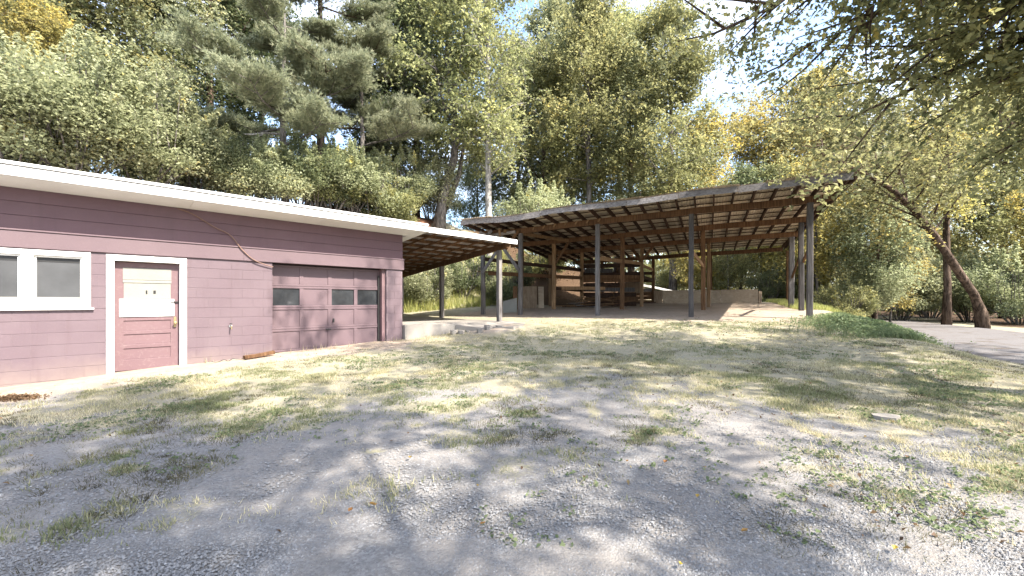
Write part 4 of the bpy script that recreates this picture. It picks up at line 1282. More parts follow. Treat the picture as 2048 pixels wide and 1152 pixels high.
def shrub_mesh(seed, h, R0, n_leaf, leaf, mleaf, mbark, lumps=14, up=0.5):
    rg = np.random.default_rng(seed)
    geos = []
    cen = []
    for i in range(lumps):
        az = rg.uniform(0, 2 * math.pi); rr = R0 * 0.72 * math.sqrt(rg.random()); z = h * rg.uniform(0.22, 0.82) * (1 - 0.35 * (rr / R0) ** 2)
        c = Vector((math.cos(az) * rr, math.sin(az) * rr, z)); s = R0 * rg.uniform(0.16, 0.40)
        cen.append((c, s))
        geos.append(tube_geo([Vector((c.x * 0.12, c.y * 0.12, -0.2)), Vector((c.x * 0.5, c.y * 0.5, z * 0.5)), c, c + Vector((0, 0, s * 0.6))], [0.035, 0.028, 0.018, 0.006], 5, cap=False))
    shA, shE = [], []
    for i in range(34):                     # long shoots that break the outline
        az = rg.uniform(0, 2 * math.pi); el = rg.uniform(0.25, 1.45)
        a = Vector((math.cos(az) * R0 * 0.45, math.sin(az) * R0 * 0.45, h * 0.4))
        e = Vector((math.cos(az) * math.cos(el) * R0 * rg.uniform(0.95, 1.25), math.sin(az) * math.cos(el) * R0 * rg.uniform(0.95, 1.25), h * (0.42 + 0.75 * math.sin(el) * rg.uniform(0.75, 1.15))))
        geos.append(tube_geo([a, a.lerp(e, 0.5) + Vector((0, 0, 0.12 * h)), e], [0.02, 0.013, 0.004], 4, cap=False))
        shA.append(a.lerp(e, 0.5) + Vector((0, 0, 0.12 * h))); shE.append(e)
    nsh_ = n_leaf // 4; n_leaf -= nsh_
    sp2 = rg.integers(0, 34, nsh_); ff = rg.random((nsh_, 1))
    Cs = np.array(shA)[sp2] * (1 - ff) + np.array(shE)[sp2] * ff + rg.normal(size=(nsh_, 3)) * 0.11 * (1.25 - ff)
    Cn = np.array([c for c, s in cen]); Sn = np.array([s for c, s in cen])
    pick = rg.choice(lumps, n_leaf, p=Sn ** 2 / (Sn ** 2).sum())
    v = rg.normal(size=(n_leaf, 3)); v /= np.linalg.norm(v, axis=1, keepdims=True)
    rr = Sn[pick][:, None] * (rg.random((n_leaf, 1)) ** 0.35) * (0.8 + 0.5 * rg.random((n_leaf, 1)))
    C = Cn[pick] + v * rr * np.array([1, 1, 0.8])
    C = np.concatenate([C, Cs])
    C[:, 2] = np.maximum(C[:, 2], 0.04)
    V = leaf_quads(C, leaf, rg, up)
    bt = rg.normal(0.48, 0.14, lumps); bs = rg.normal(0.52, 0.16, 34)
    tint = np.clip(np.concatenate([bt[pick], bs[sp2]]) + rg.normal(0, 0.17, len(C)), 0, 1)
    crown = bulk('foliage', V, 4, mleaf, tint)
    Vt, Ft = join(*geos)
    tm = bpy.data.meshes.new('stems'); tm.from_pydata(Vt, [], Ft); tm.materials.append(mbark); tm.update()
    return tm, crown

PROTO = {
    'tall':   tree_mesh(1, 23, 4.6, 0.26, 0.26, 36000, 0.20, leaf_olive, bark_grey, 34, profile='oval', sig=0.52, spray=7),
    'tall2':  tree_mesh(2, 21, 5.2, 0.22, 0.28, 38000, 0.20, leaf_olive, bark_brown, 36, profile='oval', sig=0.52, spray=7),
    'broad':  tree_mesh(3, 17, 6.2, 0.20, 0.30, 46000, 0.19, leaf_olive, bark_brown, 36, profile='spread', sig=0.50, spray=7),
    'slim':   tree_mesh(4, 24, 2.9, 0.28, 0.21, 13000, 0.18, leaf_olive, bark_white, 40, lean=0.012, profile='oval', sig=0.46, spray=6),
    'under':  tree_mesh(5, 8.5, 3.0, 0.16, 0.10, 17000, 0.15, leaf_green, bark_grey, 26, lean=0.06, profile='spread', sig=0.42, spray=6),
    'under2': tree_mesh(6, 10.5, 3.2, 0.22, 0.12, 18000, 0.16, leaf_yellow, bark_grey, 28, lean=0.05, profile='oval', sig=0.42, spray=6),
    'pine':   pine_mesh(7, 17, 3.9, 0.14, 0.24, 18000, needle_m, bark_brown, 1.35),
    'pine2':  pine_mesh(8, 10.5, 3.9, 0.26, 0.2, 13500, needle_m, bark_grey, 1.45),
    'shrub':  shrub_mesh(9, 4.0, 2.9, 26000, 0.12, leaf_pale, bark_grey, 22),
    'shrub2': shrub_mesh(10, 2.6, 2.0, 15000, 0.10, leaf_green, bark_grey, 16),
}
PARTN = {'shrub': ('stems', 'foliage'), 'shrub2': ('stems', 'foliage')}
def plant(kind, name, px, Y, label, cat, scale=1.0, mleaf=None, mbark=None, rot=None, group=None, X=None, dz=0.0, sz=None):
    x = (px - 1024) / F * Y if X is None else X
    z = gz(x, Y) + dz
    o = thing(name, (x, Y, z - 0.05), label, cat, group)
    o.rotation_euler.z = R.uniform(0, 6.28) if rot is None else rot
    o.scale = (scale, scale, scale * (sz or 1.0))
    tm, cm = PROTO[kind]
    for nm, me_, mt in ((PARTN.get(kind, ('trunk', 'crown'))[0], tm, mbark), (PARTN.get(kind, ('trunk', 'crown'))[1], cm, mleaf)):
        c = link(nm, me_, o)
        if mt is not None:
            c.material_slots[0].link = 'OBJECT'
            c.material_slots[0].material = mt
    return o

GT = 'trees on the bank behind the buildings'
# on the bank, left to right
plant('tall', 'deciduous_tree', 20, 19.0, 'tall tree with grey trunk in the top left corner behind the bushes', 'tree', 0.95, leaf_pale, group=GT)
plant('tall2', 'deciduous_tree', 118, 21.0, 'grey-trunked tree rising behind the bushes above the garage window', 'tree', 0.95, leaf_olive, bark_grey, group=GT)
plant('under', 'deciduous_tree', 330, 20.5, 'loose young tree standing in the bushes above the garage entry door', 'tree', 0.72, leaf_pale, group=GT)
plant('under2', 'deciduous_tree', 70, 17.0, 'orange-tinged young tree in the bushes at the left edge', 'tree', 0.7, leaf_yellow, group=GT)
plant('broad', 'deciduous_tree', 265, 25.0, 'bushy olive tree behind the big bush above the garage', 'tree', 1.0, leaf_pale, group=GT)
plant('tall2', 'deciduous_tree', 420, 28.0, 'dark green tree between the big bush and the nearest pine', 'tree', 1.0, leaf_dark, group=GT)
plant('tall', 'deciduous_tree', 520, 34.0, 'dark tree standing behind the pine with the bare branch', 'tree', 1.0, leaf_dark, group=GT)
_pine = plant('pine2', 'pine_tree', 572, 20.5, 'pale green pine with layered boughs low above the white eave', 'pine tree', 1.0, rot=0.0, group=GT)
bb = [at(560, 268, 20.6), at(530, 266, 20.0), at(505, 269, 19.6), at(488, 268, 19.3)]
bb2 = [at(530, 266, 20.0), at(517, 273, 19.7), at(508, 280, 19.5)]
tag(mk('dead_branch', *join(tube_geo(bb, [0.06, 0.05, 0.04, 0.02], 6), tube_geo(bb2, [0.035, 0.025, 0.012], 5)), bark_white, _pine), 'bare white dead branch')
plant('pine', 'pine_tree', 640, 23.0, 'tall pine with dark trunk behind the low layered pine', 'pine tree', 1.05, rot=1.9, group=GT)
plant('pine2', 'pine_tree', 720, 23.0, 'drooping pale pine right of the tall dark-trunked pine', 'pine tree', 0.95, rot=3.0, group=GT)
plant('tall2', 'deciduous_tree', 790, 31.0, 'dark leafy tree right of the pines', 'tree', 1.0, leaf_dark, bark_brown, group=GT)
plant('tall', 'deciduous_tree', 832, 27.0, 'thin dark leaning tree left of the twin-trunk tree', 'tree', 0.9, leaf_green, bark_brown, group=GT)
tb = at(876, 445, 24.5); tb.z = gz(tb.x, tb.y)
tpts = [tb + Vector((0, 0, -0.3)), at(884, 400, 24.5), at(896, 355, 24.5), at(908, 318, 24.4), at(912, 270, 24.6), at(903, 200, 25), at(893, 120, 25.5), at(898, 20, 26), at(893, -80, 26), at(895, -160, 26)]
tm_, cm_ = tree_mesh(23, 18, 4.2, 0.30, 0.30, 26000, 0.19, leaf_olive, bark_grey, 30, profile='oval', sig=0.50, spray=7, trunk_pts=[p - tb for p in tpts])
tw = thing('deciduous_tree', tb, 'tree with thick twisted trunk above the red clay bank', 'tree', GT)
link('trunk', tm_, tw); link('crown', cm_, tw)
stem = [at(880, 440, 24.9), at(900, 395, 24.9), at(918, 350, 24.9), at(926, 300, 25), at(935, 240, 25.2)]
mk('second_stem', *tube_geo(stem, [0.2, 0.17, 0.14, 0.1, 0.04], 9), bark_grey, tw, smooth=True)
plant('broad', 'deciduous_tree', 955, 40.0, 'dark low tree far behind the white-trunked tree', 'tree', 0.62, leaf_green, group=GT)
plant('under', 'deciduous_tree', 765, 25.5, 'small dark tree on the bank left of the thin leaning tree', 'tree', 0.95, leaf_dark, group=GT)
plant('slim', 'deciduous_tree', 978, 23.5, 'slender tree with straight white trunk above the shed roof left end', 'tree', 1.0, leaf_olive, group=GT)
plant('tall', 'deciduous_tree', 1035, 42.0, 'sparse tree far behind the white-trunked tree', 'tree', 1.05, leaf_olive, group=GT)
plant('tall2', 'deciduous_tree', 1090, 36.0, 'dark-trunked tree right of the white-trunked tree', 'tree', 0.95, leaf_olive, bark_brown, group=GT)
plant('tall', 'deciduous_tree', 1180, 33.0, 'green and yellow tree above the middle of the shed roof', 'tree', 1.0, leaf_olive, group=GT)
plant('tall2', 'deciduous_tree', 1265, 36.0, 'pale olive tree above the shed roof right of its middle', 'tree', 1.0, leaf_pale, group=GT)
plant('tall', 'deciduous_tree', 1120, 41.0, 'tall hazy olive tree far behind the shed left of its middle', 'tree', 1.25, leaf_pale, group=GT)
plant('tall2', 'deciduous_tree', 1235, 45.0, 'tall far tree between the two olive trees above the shed', 'tree', 1.4, leaf_olive, group=GT)
plant('tall', 'deciduous_tree', 1345, 31.0, 'tallest greyish tree beside the open patch of blue sky', 'tree', 0.98, leaf_olive, bark_grey, group=GT)
plant('under2', 'deciduous_tree', 1405, 37.0, 'small yellow-green tree seen through the shed left of its lit panel', 'tree', 1.5, leaf_yellow)
plant('broad', 'deciduous_tree', 1530, 41.0, 'yellow autumn tree behind the shed roof right half', 'tree', 1.12, leaf_yellow)
plant('tall2', 'deciduous_tree', 1640, 37.0, 'bright yellow-green tree behind the shed roof right corner', 'tree', 1.05, leaf_yellow)
plant('under2', 'deciduous_tree', 1480, 31.5, 'curved grey sapling behind the sunlit low panel wall', 'tree', 0.95, leaf_green)
plant('under', 'deciduous_tree', 1560, 30.0, 'dark-stemmed small tree just behind the shed rear right corner', 'tree', 1.05, leaf_olive, bark_brown)
plant('under2', 'deciduous_tree', 1640, 24.0, 'several-stemmed small tree right of the shed corner post', 'tree', 0.85, leaf_yellow)
plant('broad', 'deciduous_tree', 1745, 30.0, 'large pale tree behind the brown stump-like trunk by the drive', 'tree', 0.8, leaf_pale)
plant('under2', 'deciduous_tree', 1748, 22.5, 'small tree with rusty brown trunk at the far side of the weeds', 'tree', 0.75, leaf_pale, bark_brown)
plant('slim', 'deciduous_tree', 1893, 22.0, 'straight-trunked tree left of the leaning tree by the drive', 'tree', 0.8, leaf_yellow, bark_brown)
plant('broad', 'deciduous_tree', 1840, 38.0, 'big yellow-green tree behind the straight-trunked tree', 'tree', 0.95, leaf_yellow)
plant('broad', 'deciduous_tree', 2010, 30.0, 'big pale tree behind the leaning tree', 'tree', 0.95, leaf_olive)
plant('under2', 'deciduous_tree', 2090, 24.0, 'leafy tree at the right edge beyond the drive', 'tree', 0.8, leaf_yellow)

# shrubs ----------------------------------------------------------------
GS = 'bushes along the bank and the drive'
for px, Y, s, k, ml, lab in (
    (30, 14.6, 1.0, 'shrub', leaf_pale, 'pale bush above the garage roof at the left edge'),
    (150, 15.6, 1.1, 'shrub', leaf_pale, 'big rounded bush above the garage window'),
    (285, 17.6, 1.15, 'shrub', leaf_pale, 'big rounded bush above the garage entry door'),
    (390, 20.0, 0.95, 'shrub', leaf_pale, 'pale bush right of the two biggest bushes above the eave'),
    (470, 20.0, 0.72, 'shrub', leaf_green, 'bright green bush below the bare pine branch'),
    (550, 20.3, 0.62, 'shrub', leaf_pale, 'low bush under the trunk of the layered pine'),
    (635, 21.0, 0.75, 'shrub', leaf_green, 'dark green bush below the tall pine'),
    (705, 22.0, 0.75, 'shrub', leaf_pale, 'grey-green bush above the garage overhead door'),
    (800, 23.8, 0.8, 'shrub', leaf_pale, 'pale flowering bush left of the red clay bank'),
    (505, 20.6, 1.05, 'shrub2', leaf_pale, 'low rounded bush left of the layered pine trunk'),
    (600, 20.6, 1.0, 'shrub2', leaf_pale, 'low pale bush right of the layered pine trunk'),
    (665, 21.3, 1.05, 'shrub2', leaf_olive, 'low olive bush above the middle of the white eave'),
    (740, 22.3, 1.1, 'shrub2', leaf_pale, 'low grey-green bush left of the red clay bank'),
    (790, 22.6, 0.9, 'shrub2', leaf_olive, 'low olive bush at the left end of the red clay bank'),
    (1075, 30.0, 1.1, 'shrub', leaf_pale, 'pale bush above the shed roof left part'),
    (1160, 31.0, 0.95, 'shrub', leaf_green, 'green bush above the shed front header'),
    (862, 25.5, 0.8, 'shrub', leaf_pale, 'pale bush behind the twisted trunk'),
    (850, 20.5, 0.8, 'shrub2', leaf_pale, 'leafy bush behind the carport next to the garage wall'),
    (925, 22.5, 0.9, 'shrub2', leaf_green, 'green bush behind the carport right post'),
    (1010, 23.5, 0.9, 'shrub2', leaf_green, 'dark green bush behind the left end of the shed'),
    (1100, 27.0, 0.95, 'shrub2', leaf_olive, 'bush on the bank behind the shed loft boards'),
    (1545, 25.5, 0.75, 'shrub2', leaf_green, 'dark bush right of the sunlit low panel wall'),
    (1590, 28.0, 0.9, 'shrub2', leaf_pale, 'bright bush behind the pale shed post'),
    (1690, 20.0, 0.7, 'shrub2', leaf_olive, 'dark green bush left of the rusty brown trunk'),
    (1700, 24.0, 0.9, 'shrub', leaf_pale, 'pale bush behind the dark green bush by the drive'),
    (1800, 27.0, 1.0, 'shrub', leaf_pale, 'bright sunlit bush at the end of the drive'),
    (1860, 31.0, 1.1, 'shrub', leaf_pale, 'sunlit bush behind the straight trunk'),
    (1940, 26.0, 0.9, 'shrub', leaf_pale, 'bush behind the base of the leaning tree'),
    (2040, 23.0, 0.9, 'shrub', leaf_pale, 'green bush at the right edge beyond the drive'),
    (1430, 34.0, 0.8, 'shrub', leaf_yellow, 'yellowish bush seen through the shed between its middle posts'),
    (1330, 33.0, 0.7, 'shrub', leaf_olive, 'olive bush on the bank behind the shed'),
):
    plant(k, 'bush', px, Y, lab, 'bush', s, ml, group=GS)

for px_, Y_, sc_, lf_, lab_ in ((1385, 29.5, 0.62, leaf_yellow, 'low yellow-green tree seen between the two right-hand front posts of the shed'),
                                (1455, 28.5, 0.6, leaf_olive, 'low bright tree above the middle of the low panel wall'),
                                (1522, 29.0, 0.66, leaf_yellow, 'low yellow tree above the right end of the low panel wall'),
                                (1620, 27.0, 0.7, leaf_yellow, 'loose yellow-green tree just right of the shed corner post'),
                                (1780, 24.5, 0.6, leaf_yellow, 'low yellow-green tree where the drive disappears')):
    plant('under', 'deciduous_tree', px_, Y_, lab_, 'tree', sc_, lf_)
# leaning tree by the drive ---------------------------------------------
lb = at(1968, 657, 19.7); lb.z = gz(lb.x, lb.y)
pts = [lb + Vector((0, 0, -0.3)), at(1962, 625, 19.7), at(1948, 590, 19.5), at(1924, 553, 19.2), at(1898, 515, 18.9), at(1868, 470, 18.6), at(1832, 425, 18.2), at(1788, 382, 17.8), at(1735, 350, 17.4), at(1680, 325, 17.0), at(1630, 300, 16.6)]
loc = [p - lb for p in pts]
tm, cm = tree_mesh(21, 9, 4.6, 0.5, 0.22, 15000, 0.15, leaf_olive, bark_brown, 30, profile='spread', sig=0.42, spray=7, trunk_pts=loc, reach=[(0.9, at(1700, 340, 11.4) - lb, 5), (0.97, at(1612, 385, 11.0) - lb, 4)])
lt = thing('leaning_tree', lb, 'thick leaning tree arching left over the drive from the right', 'tree')
link('trunk', tm, lt); link('crown', cm, lt)

# big trees right of and behind the camera: their low boughs hang into the top right, their crowns shade the yard
for i, (x, y, seed, h, R0, cb, nl, ml, lab) in enumerate((
    (8.6, 3.6, 31, 13, 6.2, 0.38, 70000, leaf_olive, 'near tree whose dark boughs hang into the top right corner'),
    (5.0, -2.6, 32, 13.5, 5.2, 0.42, 60000, leaf_green, 'shade tree behind the camera to the right'),
    (18.0, 3.2, 33, 13, 5.0, 0.36, 42000, leaf_olive, 'shade tree beyond the right edge of the picture by the drive'))):
    rc = []
    if i == 0:
        bz = Vector((x, y, gz(x, y) - 0.05))
        for s_, px_, py_, Y_ in ((0.46, 1425, 70, 7.6), (0.5, 1500, 20, 7.2), (0.44, 1600, 95, 7.4), (0.48, 1700, 45, 6.8), (0.42, 1790, 130, 7.2), (0.40, 1880, 90, 6.6), (0.36, 1950, 190, 7.0), (0.34, 2020, 290, 7.4), (0.38, 2030, 120, 6.4), (0.33, 1960, 330, 9.0)):
            rc.append((s_, at(px_, py_, Y_) - bz, 14))
        rc += [(0.75, Vector((2.4, 5.2, 10.6)) - bz, 11)]
    tm, cm = tree_mesh(seed, h, R0, cb, 0.3, nl, 0.095, ml, bark_brown, 36, profile='spread', sig=0.26, reach=rc, spray=9)
    o = thing('shade_tree', (x, y, gz(x, y) - 0.05), lab, 'tree')
    link('trunk', tm, o); link('crown', cm, o)

# far wood that reads as one mass behind the right half -------------------
rg = np.random.default_rng(55)
NC = 260
cx = rg.uniform(8, 75, NC); cy = rg.uniform(48, 62, NC); cz = rg.uniform(0.5, 9, NC)
pick = rg.integers(0, NC, 60000)
C = np.stack([cx[pick], cy[pick], cz[pick]], 1) + rg.normal(size=(60000, 3)) * np.array([1.3, 1.3, 1.1])
wood_me = bulk('far_wood', leaf_quads(C, 0.38, rg), 4, leaf_olive, np.clip(rg.normal(0.55, 0.15, NC)[pick] + rg.normal(0, 0.15, 60000), 0, 1))
tag(link('far_wood', wood_me), 'mass of sunlit woodland beyond the drive', 'woodland', None, 'stuff')

# ------------------------------------------------------------------ ground cover
def gzn(P): return ground_z(P[:, 0], P[:, 1])
def scatter(n, x0, x1, y0, y1, rg): return np.stack([rg.uniform(x0, x1, n), rg.uniform(y0, y1, n)], 1)
rg = np.random.default_rng(77)
# lawn grass
P = scatter(200000, -9.5, 10, 2.2, 19, rg)
# more tufts close to the camera
P2 = np.stack([rg.uniform(-1.25, 1.25, 90000), rg.uniform(2.2, 8, 90000)], 1); P2[:, 0] *= P2[:, 1]
P = np.concatenate([P, P2])
g_, d_, f_, c_ = masks(P[:, 0], P[:, 1])
o = (P[:, 0] - G0.x) * gn.x + (P[:, 1] - G0.y) * gn.y
t = (P[:, 0] - G0.x) * gd.x + (P[:, 1] - G0.y) * gd.y
ex = np.interp(P[:, 1], [b for a, b in _edge], [a for a, b in _edge])
clump = fbm(P[:, 0] * 3.5, P[:, 1] * 3.5, 3)
inslab = (t > 5.8) & (t < 9.95) & (o < 0.45) & (o > -6.4)
inapr = (t > 7.3) & (t < 9.8) & (o >= 0.4) & (o < 2.1)
keep = (rg.random(len(P)) < g_ * sstep(0.36, 0.66, clump) * 0.85) & (o > 0.05) & ~inslab & ~inapr & (P[:, 0] < ex + 0.8)
P = P[keep]; cl_ = clump[keep]
K = 4
n = len(P)
Z = gzn(P)
base = np.repeat(np.stack([P[:, 0], P[:, 1], Z], 1), K, 0) + np.concatenate([rg.normal(0, 0.022, (n * K, 2)), np.zeros((n * K, 1))], 1)
h = np.repeat((0.014 + 0.024 * rg.random(n)) * (0.6 + 1.0 * cl_), K) * rg.uniform(0.6, 1.3, n * K)
az = rg.uniform(0, 2 * math.pi, n * K)
lean = rg.uniform(0.3, 1.6, n * K) * h
wv = np.stack([np.cos(az + 1.57), np.sin(az + 1.57), np.zeros_like(az)], 1) * (0.003 + 0.003 * rg.random((n * K, 1)))
tip = base + np.stack([np.cos(az) * lean, np.sin(az) * lean, h], 1)
base[:, 2] -= 0.012
Vg = np.stack([base - wv, base + wv, tip], 1).reshape(-1, 3)
h_ = None; hue = fbm(P[:, 0] * 0.8 + 9, P[:, 1] * 0.8, 3)
tint = np.clip(np.repeat(0.5 + (hue - 0.5) * 1.7 + (0.5 - cl_) * 0.9, K) + rg.normal(0, 0.2, n * K), 0, 1)
tag(link('lawn_grass', bulk('lawn_grass', Vg, 3, grass_m, tint)), 'short patchy yellowing grass of the yard', 'grass', None, 'stuff')

P = np.stack([rg.uniform(-1.25, 1.25, 6500), rg.uniform(2.3, 9, 6500)], 1); P[:, 0] *= P[:, 1]
g_, d_, f_, c_ = masks(P[:, 0], P[:, 1])
tn = fbm(P[:, 0] * 1.0 + 21, P[:, 1] * 1.0 + 8, 4)
keep = (rg.random(len(P)) < sstep(0.42, 0.60, tn) * np.interp(P[:, 1], [2.3, 3.2, 5, 9], [0.12, 0.4, 0.9, 0.8])) & (d_ < 0.4)
P = P[keep]; K = 36; n = len(P)
sz = np.repeat(0.02 + 0.05 * rg.random(n) ** 1.5, K)
b = np.repeat(np.stack([P[:, 0], P[:, 1], gzn(P)], 1), K, 0)
off = rg.normal(size=(n * K, 2)) * sz[:, None]
b[:, :2] += off
hgt_ = sz * rg.uniform(0.2, 0.75, n * K) + 0.006
tp_ = b + np.concatenate([off * rg.uniform(0.1, 0.9, (n * K, 1)) + rg.normal(0, 0.01, (n * K, 2)), hgt_[:, None]], 1)
az = rg.uniform(0, 6.283, n * K)
wv = np.stack([np.cos(az), np.sin(az), 0 * az], 1) * 0.0028
b[:, 2] -= 0.008
tuft_m = mat_leaf('dry_tuft_grass', [(0.0, (0.04, 0.033, 0.02)), (0.5, (0.09, 0.08, 0.042)), (0.8, (0.12, 0.13, 0.06)), (1.0, (0.22, 0.19, 0.11))], 0.3, 0.8)
tag(link('gravel_tufts', bulk('gravel_tufts', np.stack([b - wv, b + wv, tp_], 1).reshape(-1, 3), 3, tuft_m, np.clip(np.repeat(rg.normal(0.45, 0.22, n), K) + rg.normal(0, 0.12, n * K), 0, 1))), 'small dry grass tufts rooted in the gravel', 'grass', None, 'stuff')

# small broad-leaved weeds in gravel and lawn
P = np.stack([rg.uniform(-1.25, 1.25, 26000), rg.uniform(2.4, 13, 26000)], 1); P[:, 0] *= P[:, 1]
g_, d_, f_, c_ = masks(P[:, 0], P[:, 1])
cl2 = fbm(P[:, 0] * 1.1 + 70, P[:, 1] * 1.1 + 3, 3)
o = (P[:, 0] - G0.x) * gn.x + (P[:, 1] - G0.y) * gn.y
ex = np.interp(P[:, 1], [b for a, b in _edge], [a for a, b in _edge])
keep = (rg.random(len(P)) < (0.1 + g_) * sstep(0.54, 0.70, cl2)) & (o > 0.3) & (d_ < 0.3) & (P[:, 0] < ex)
P = P[keep]
K = 6
C = np.repeat(np.stack([P[:, 0], P[:, 1], gzn(P) + 0.015], 1), K, 0) + rg.normal(size=(len(P) * K, 3)) * np.array([0.03, 0.03, 0.008])
tag(link('low_weeds', bulk('low_weeds', leaf_quads(C, 0.030, rg, 1.2, 0.7), 4, weed_m, np.clip(rg.normal(0.45, 0.2, len(C)), 0, 1))), 'low green weeds spreading in the gravel', 'weeds', None, 'stuff')

# weed strip on the lawn edge by the shed corner
N = 16000
f = rg.random(N)
ey = 9.3 + f * 3.8
ex = np.interp(ey, [b for a, b in _edge], [a for a, b in _edge])
wd = 0.22 + 0.75 * np.sin(np.pi * np.clip(f * 0.9 + 0.1, 0, 1))
ax_ = ex + np.where(rg.random(N) < 0.3, rg.normal(-0.1, 0.8, N), rg.normal(0.10, 0.33, N)) * wd * (0.55 + 0.9 * fbm(ey * 1.4, ey * 0 + 3, 3))
hgt = (0.06 + 0.26 * fbm(ax_ * 2, ey * 2, 3)) * (0.5 + 0.6 * np.sin(np.pi * np.clip(f + 0.1, 0, 1)))
C = np.stack([ax_, ey, ground_z(ax_, ey) + hgt * rg.random(N) ** 0.6], 1)
tag(link('weed_patch', bulk('weed_patch', leaf_quads(C, 0.06, rg, 0.7, 0.5), 4, weed_m, np.clip(rg.normal(0.5, 0.2, N), 0, 1))), 'dense green weeds on the lawn edge below the shed corner post', 'weeds', None, 'stuff')

_wp = np.stack([ax_, ey], 1)[:9000]
# tall grass on the slope behind the carport and by the shed right end
def blades(name, P, hmin, hmax, w, mat_, label, K=3, lean_=0.5):
    n = len(P)
    b = np.repeat(np.stack([P[:, 0], P[:, 1], gzn(P)], 1), K, 0) + np.concatenate([rg.normal(0, 0.05, (n * K, 2)), np.zeros((n * K, 1))], 1)
    h = rg.uniform(hmin, hmax, n * K)
    az = rg.uniform(0, 6.283, n * K); le = rg.uniform(0.1, lean_, n * K) * h
    wv = np.stack([np.cos(az + 1.57), np.sin(az + 1.57), 0 * az], 1) * w
    tp_ = b + np.stack([np.cos(az) * le, np.sin(az) * le, h], 1)
    b[:, 2] -= 0.03
    tag(link(name, bulk(name, np.stack([b - wv, b + wv, tp_], 1).reshape(-1, 3), 3, mat_, np.clip(rg.normal(0.5, 0.22, n * K), 0, 1))), label, 'grass', None, 'stuff')
blades('weed_grass', _wp, 0.05, 0.18, 0.006, weed_m, 'loose green grass growing through the weeds by the shed corner post', 4, 0.7)
P = scatter(26000, -12, 6, 15, 32, rg)
q = -0.705 * P[:, 0] + 0.709 * P[:, 1]; p = 0.709 * P[:, 0] + 0.705 * P[:, 1]
u_ = (P[:, 0] * su.x + P[:, 1] * su.y) / H0; r_ = (P[:, 0] * sr.x + P[:, 1] * sr.y) / H0
keep = (q > 16.6) & (q < 20.0) & (p > 6.5) & (p < 18.5) & ~((u_ < 2.1) & (r_ > 3.9) & (r_ < 6.5))
blades('bank_grass', P[keep], 0.25, 0.75, 0.012, tallgrass_m, 'tall sunlit grass on the slope behind the carport')
P = scatter(16000, 10.5, 17, 14, 27, rg)
u_ = (P[:, 0] * su.x + P[:, 1] * su.y) / H0; r_ = (P[:, 0] * sr.x + P[:, 1] * sr.y) / H0
keep = (u_ < -0.78) & (u_ > -1.6) & (r_ > 4.9)
blades('verge_grass', P[keep], 0.06, 0.24, 0.010, tallgrass_m, 'bright grass beside the right end of the shed')
P = scatter(9000, -9, 10, 6, 18, rg)
o = (P[:, 0] - G0.x) * gn.x + (P[:, 1] - G0.y) * gn.y; t = (P[:, 0] - G0.x) * gd.x + (P[:, 1] - G0.y) * gd.y
keep = ((o > 0.03) & (o < 0.25) & (t > 1.2) & (t < 5.9) & (rg.random(len(P)) < 0.5)) | ((t > 5.9) & (t < 7.6) & (o > 0.3) & (o < 0.9) & (rg.random(len(P)) < 0.7))
blades('wall_weeds', P[keep], 0.05, 0.18, 0.006, grass_m, 'straggly grass along the foot of the garage wall', 4, 0.8)

# gravel stones
N = 140000
P = np.stack([rg.uniform(-1.28, 1.28, N), 2.1 + 6.5 * rg.random(N) ** 1.7], 1); P[:, 0] *= P[:, 1]
g_, d_, f_, c_ = masks(P[:, 0], P[:, 1])
sn = fbm(P[:, 0] * 0.9 + 30, P[:, 1] * 0.9, 3)
keep = rg.random(N) < (1 - 0.85 * g_) * (0.15 + 0.85 * sstep(0.30, 0.55, sn)) * (1 - d_)
P = P[keep]; n = len(P)
s = 0.004 + 0.009 * rg.random(n) ** 3
oct_v = np.array([[1, 0, 0], [-1, 0, 0], [0, 1, 0], [0, -1, 0], [0, 0, 0.7], [0, 0, -0.7]])
oct_f = np.array([[0, 2, 4], [2, 1, 4], [1, 3, 4], [3, 0, 4]])
a = rg.uniform(0, 6.283, n); ca, sa = np.cos(a), np.sin(a)
Vv = oct_v[None] * s[:, None, None] * rg.uniform(0.6, 1.35, (n, 6, 3))
Xr = Vv[..., 0] * ca[:, None] - Vv[..., 1] * sa[:, None]; Yr = Vv[..., 0] * sa[:, None] + Vv[..., 1] * ca[:, None]
Vv = np.stack([Xr, Yr, Vv[..., 2]], -1) + np.stack([P[:, 0], P[:, 1], gzn(P) + s * 0.1], 1)[:, None, :]
tri = Vv[:, oct_f, :].reshape(-1, 3)
def mat_stone():
    M = MT('gravel_stone', 0.85, 0.2)
    M.color(M.ramp(M.attr('tint'), [(0.0, (0.122, 0.121, 0.121)), (0.5, (0.192, 0.190, 0.189)), (0.9, (0.265, 0.26, 0.255)), (1.0, (0.34, 0.335, 0.325))]))
    return M.m
tag(link('gravel', bulk('gravel', tri, 3, mat_stone(), np.repeat(np.clip(rg.normal(0.5, 0.2, n), 0, 1), 4))), 'loose grey gravel stones in the foreground', 'gravel', None, 'stuff')

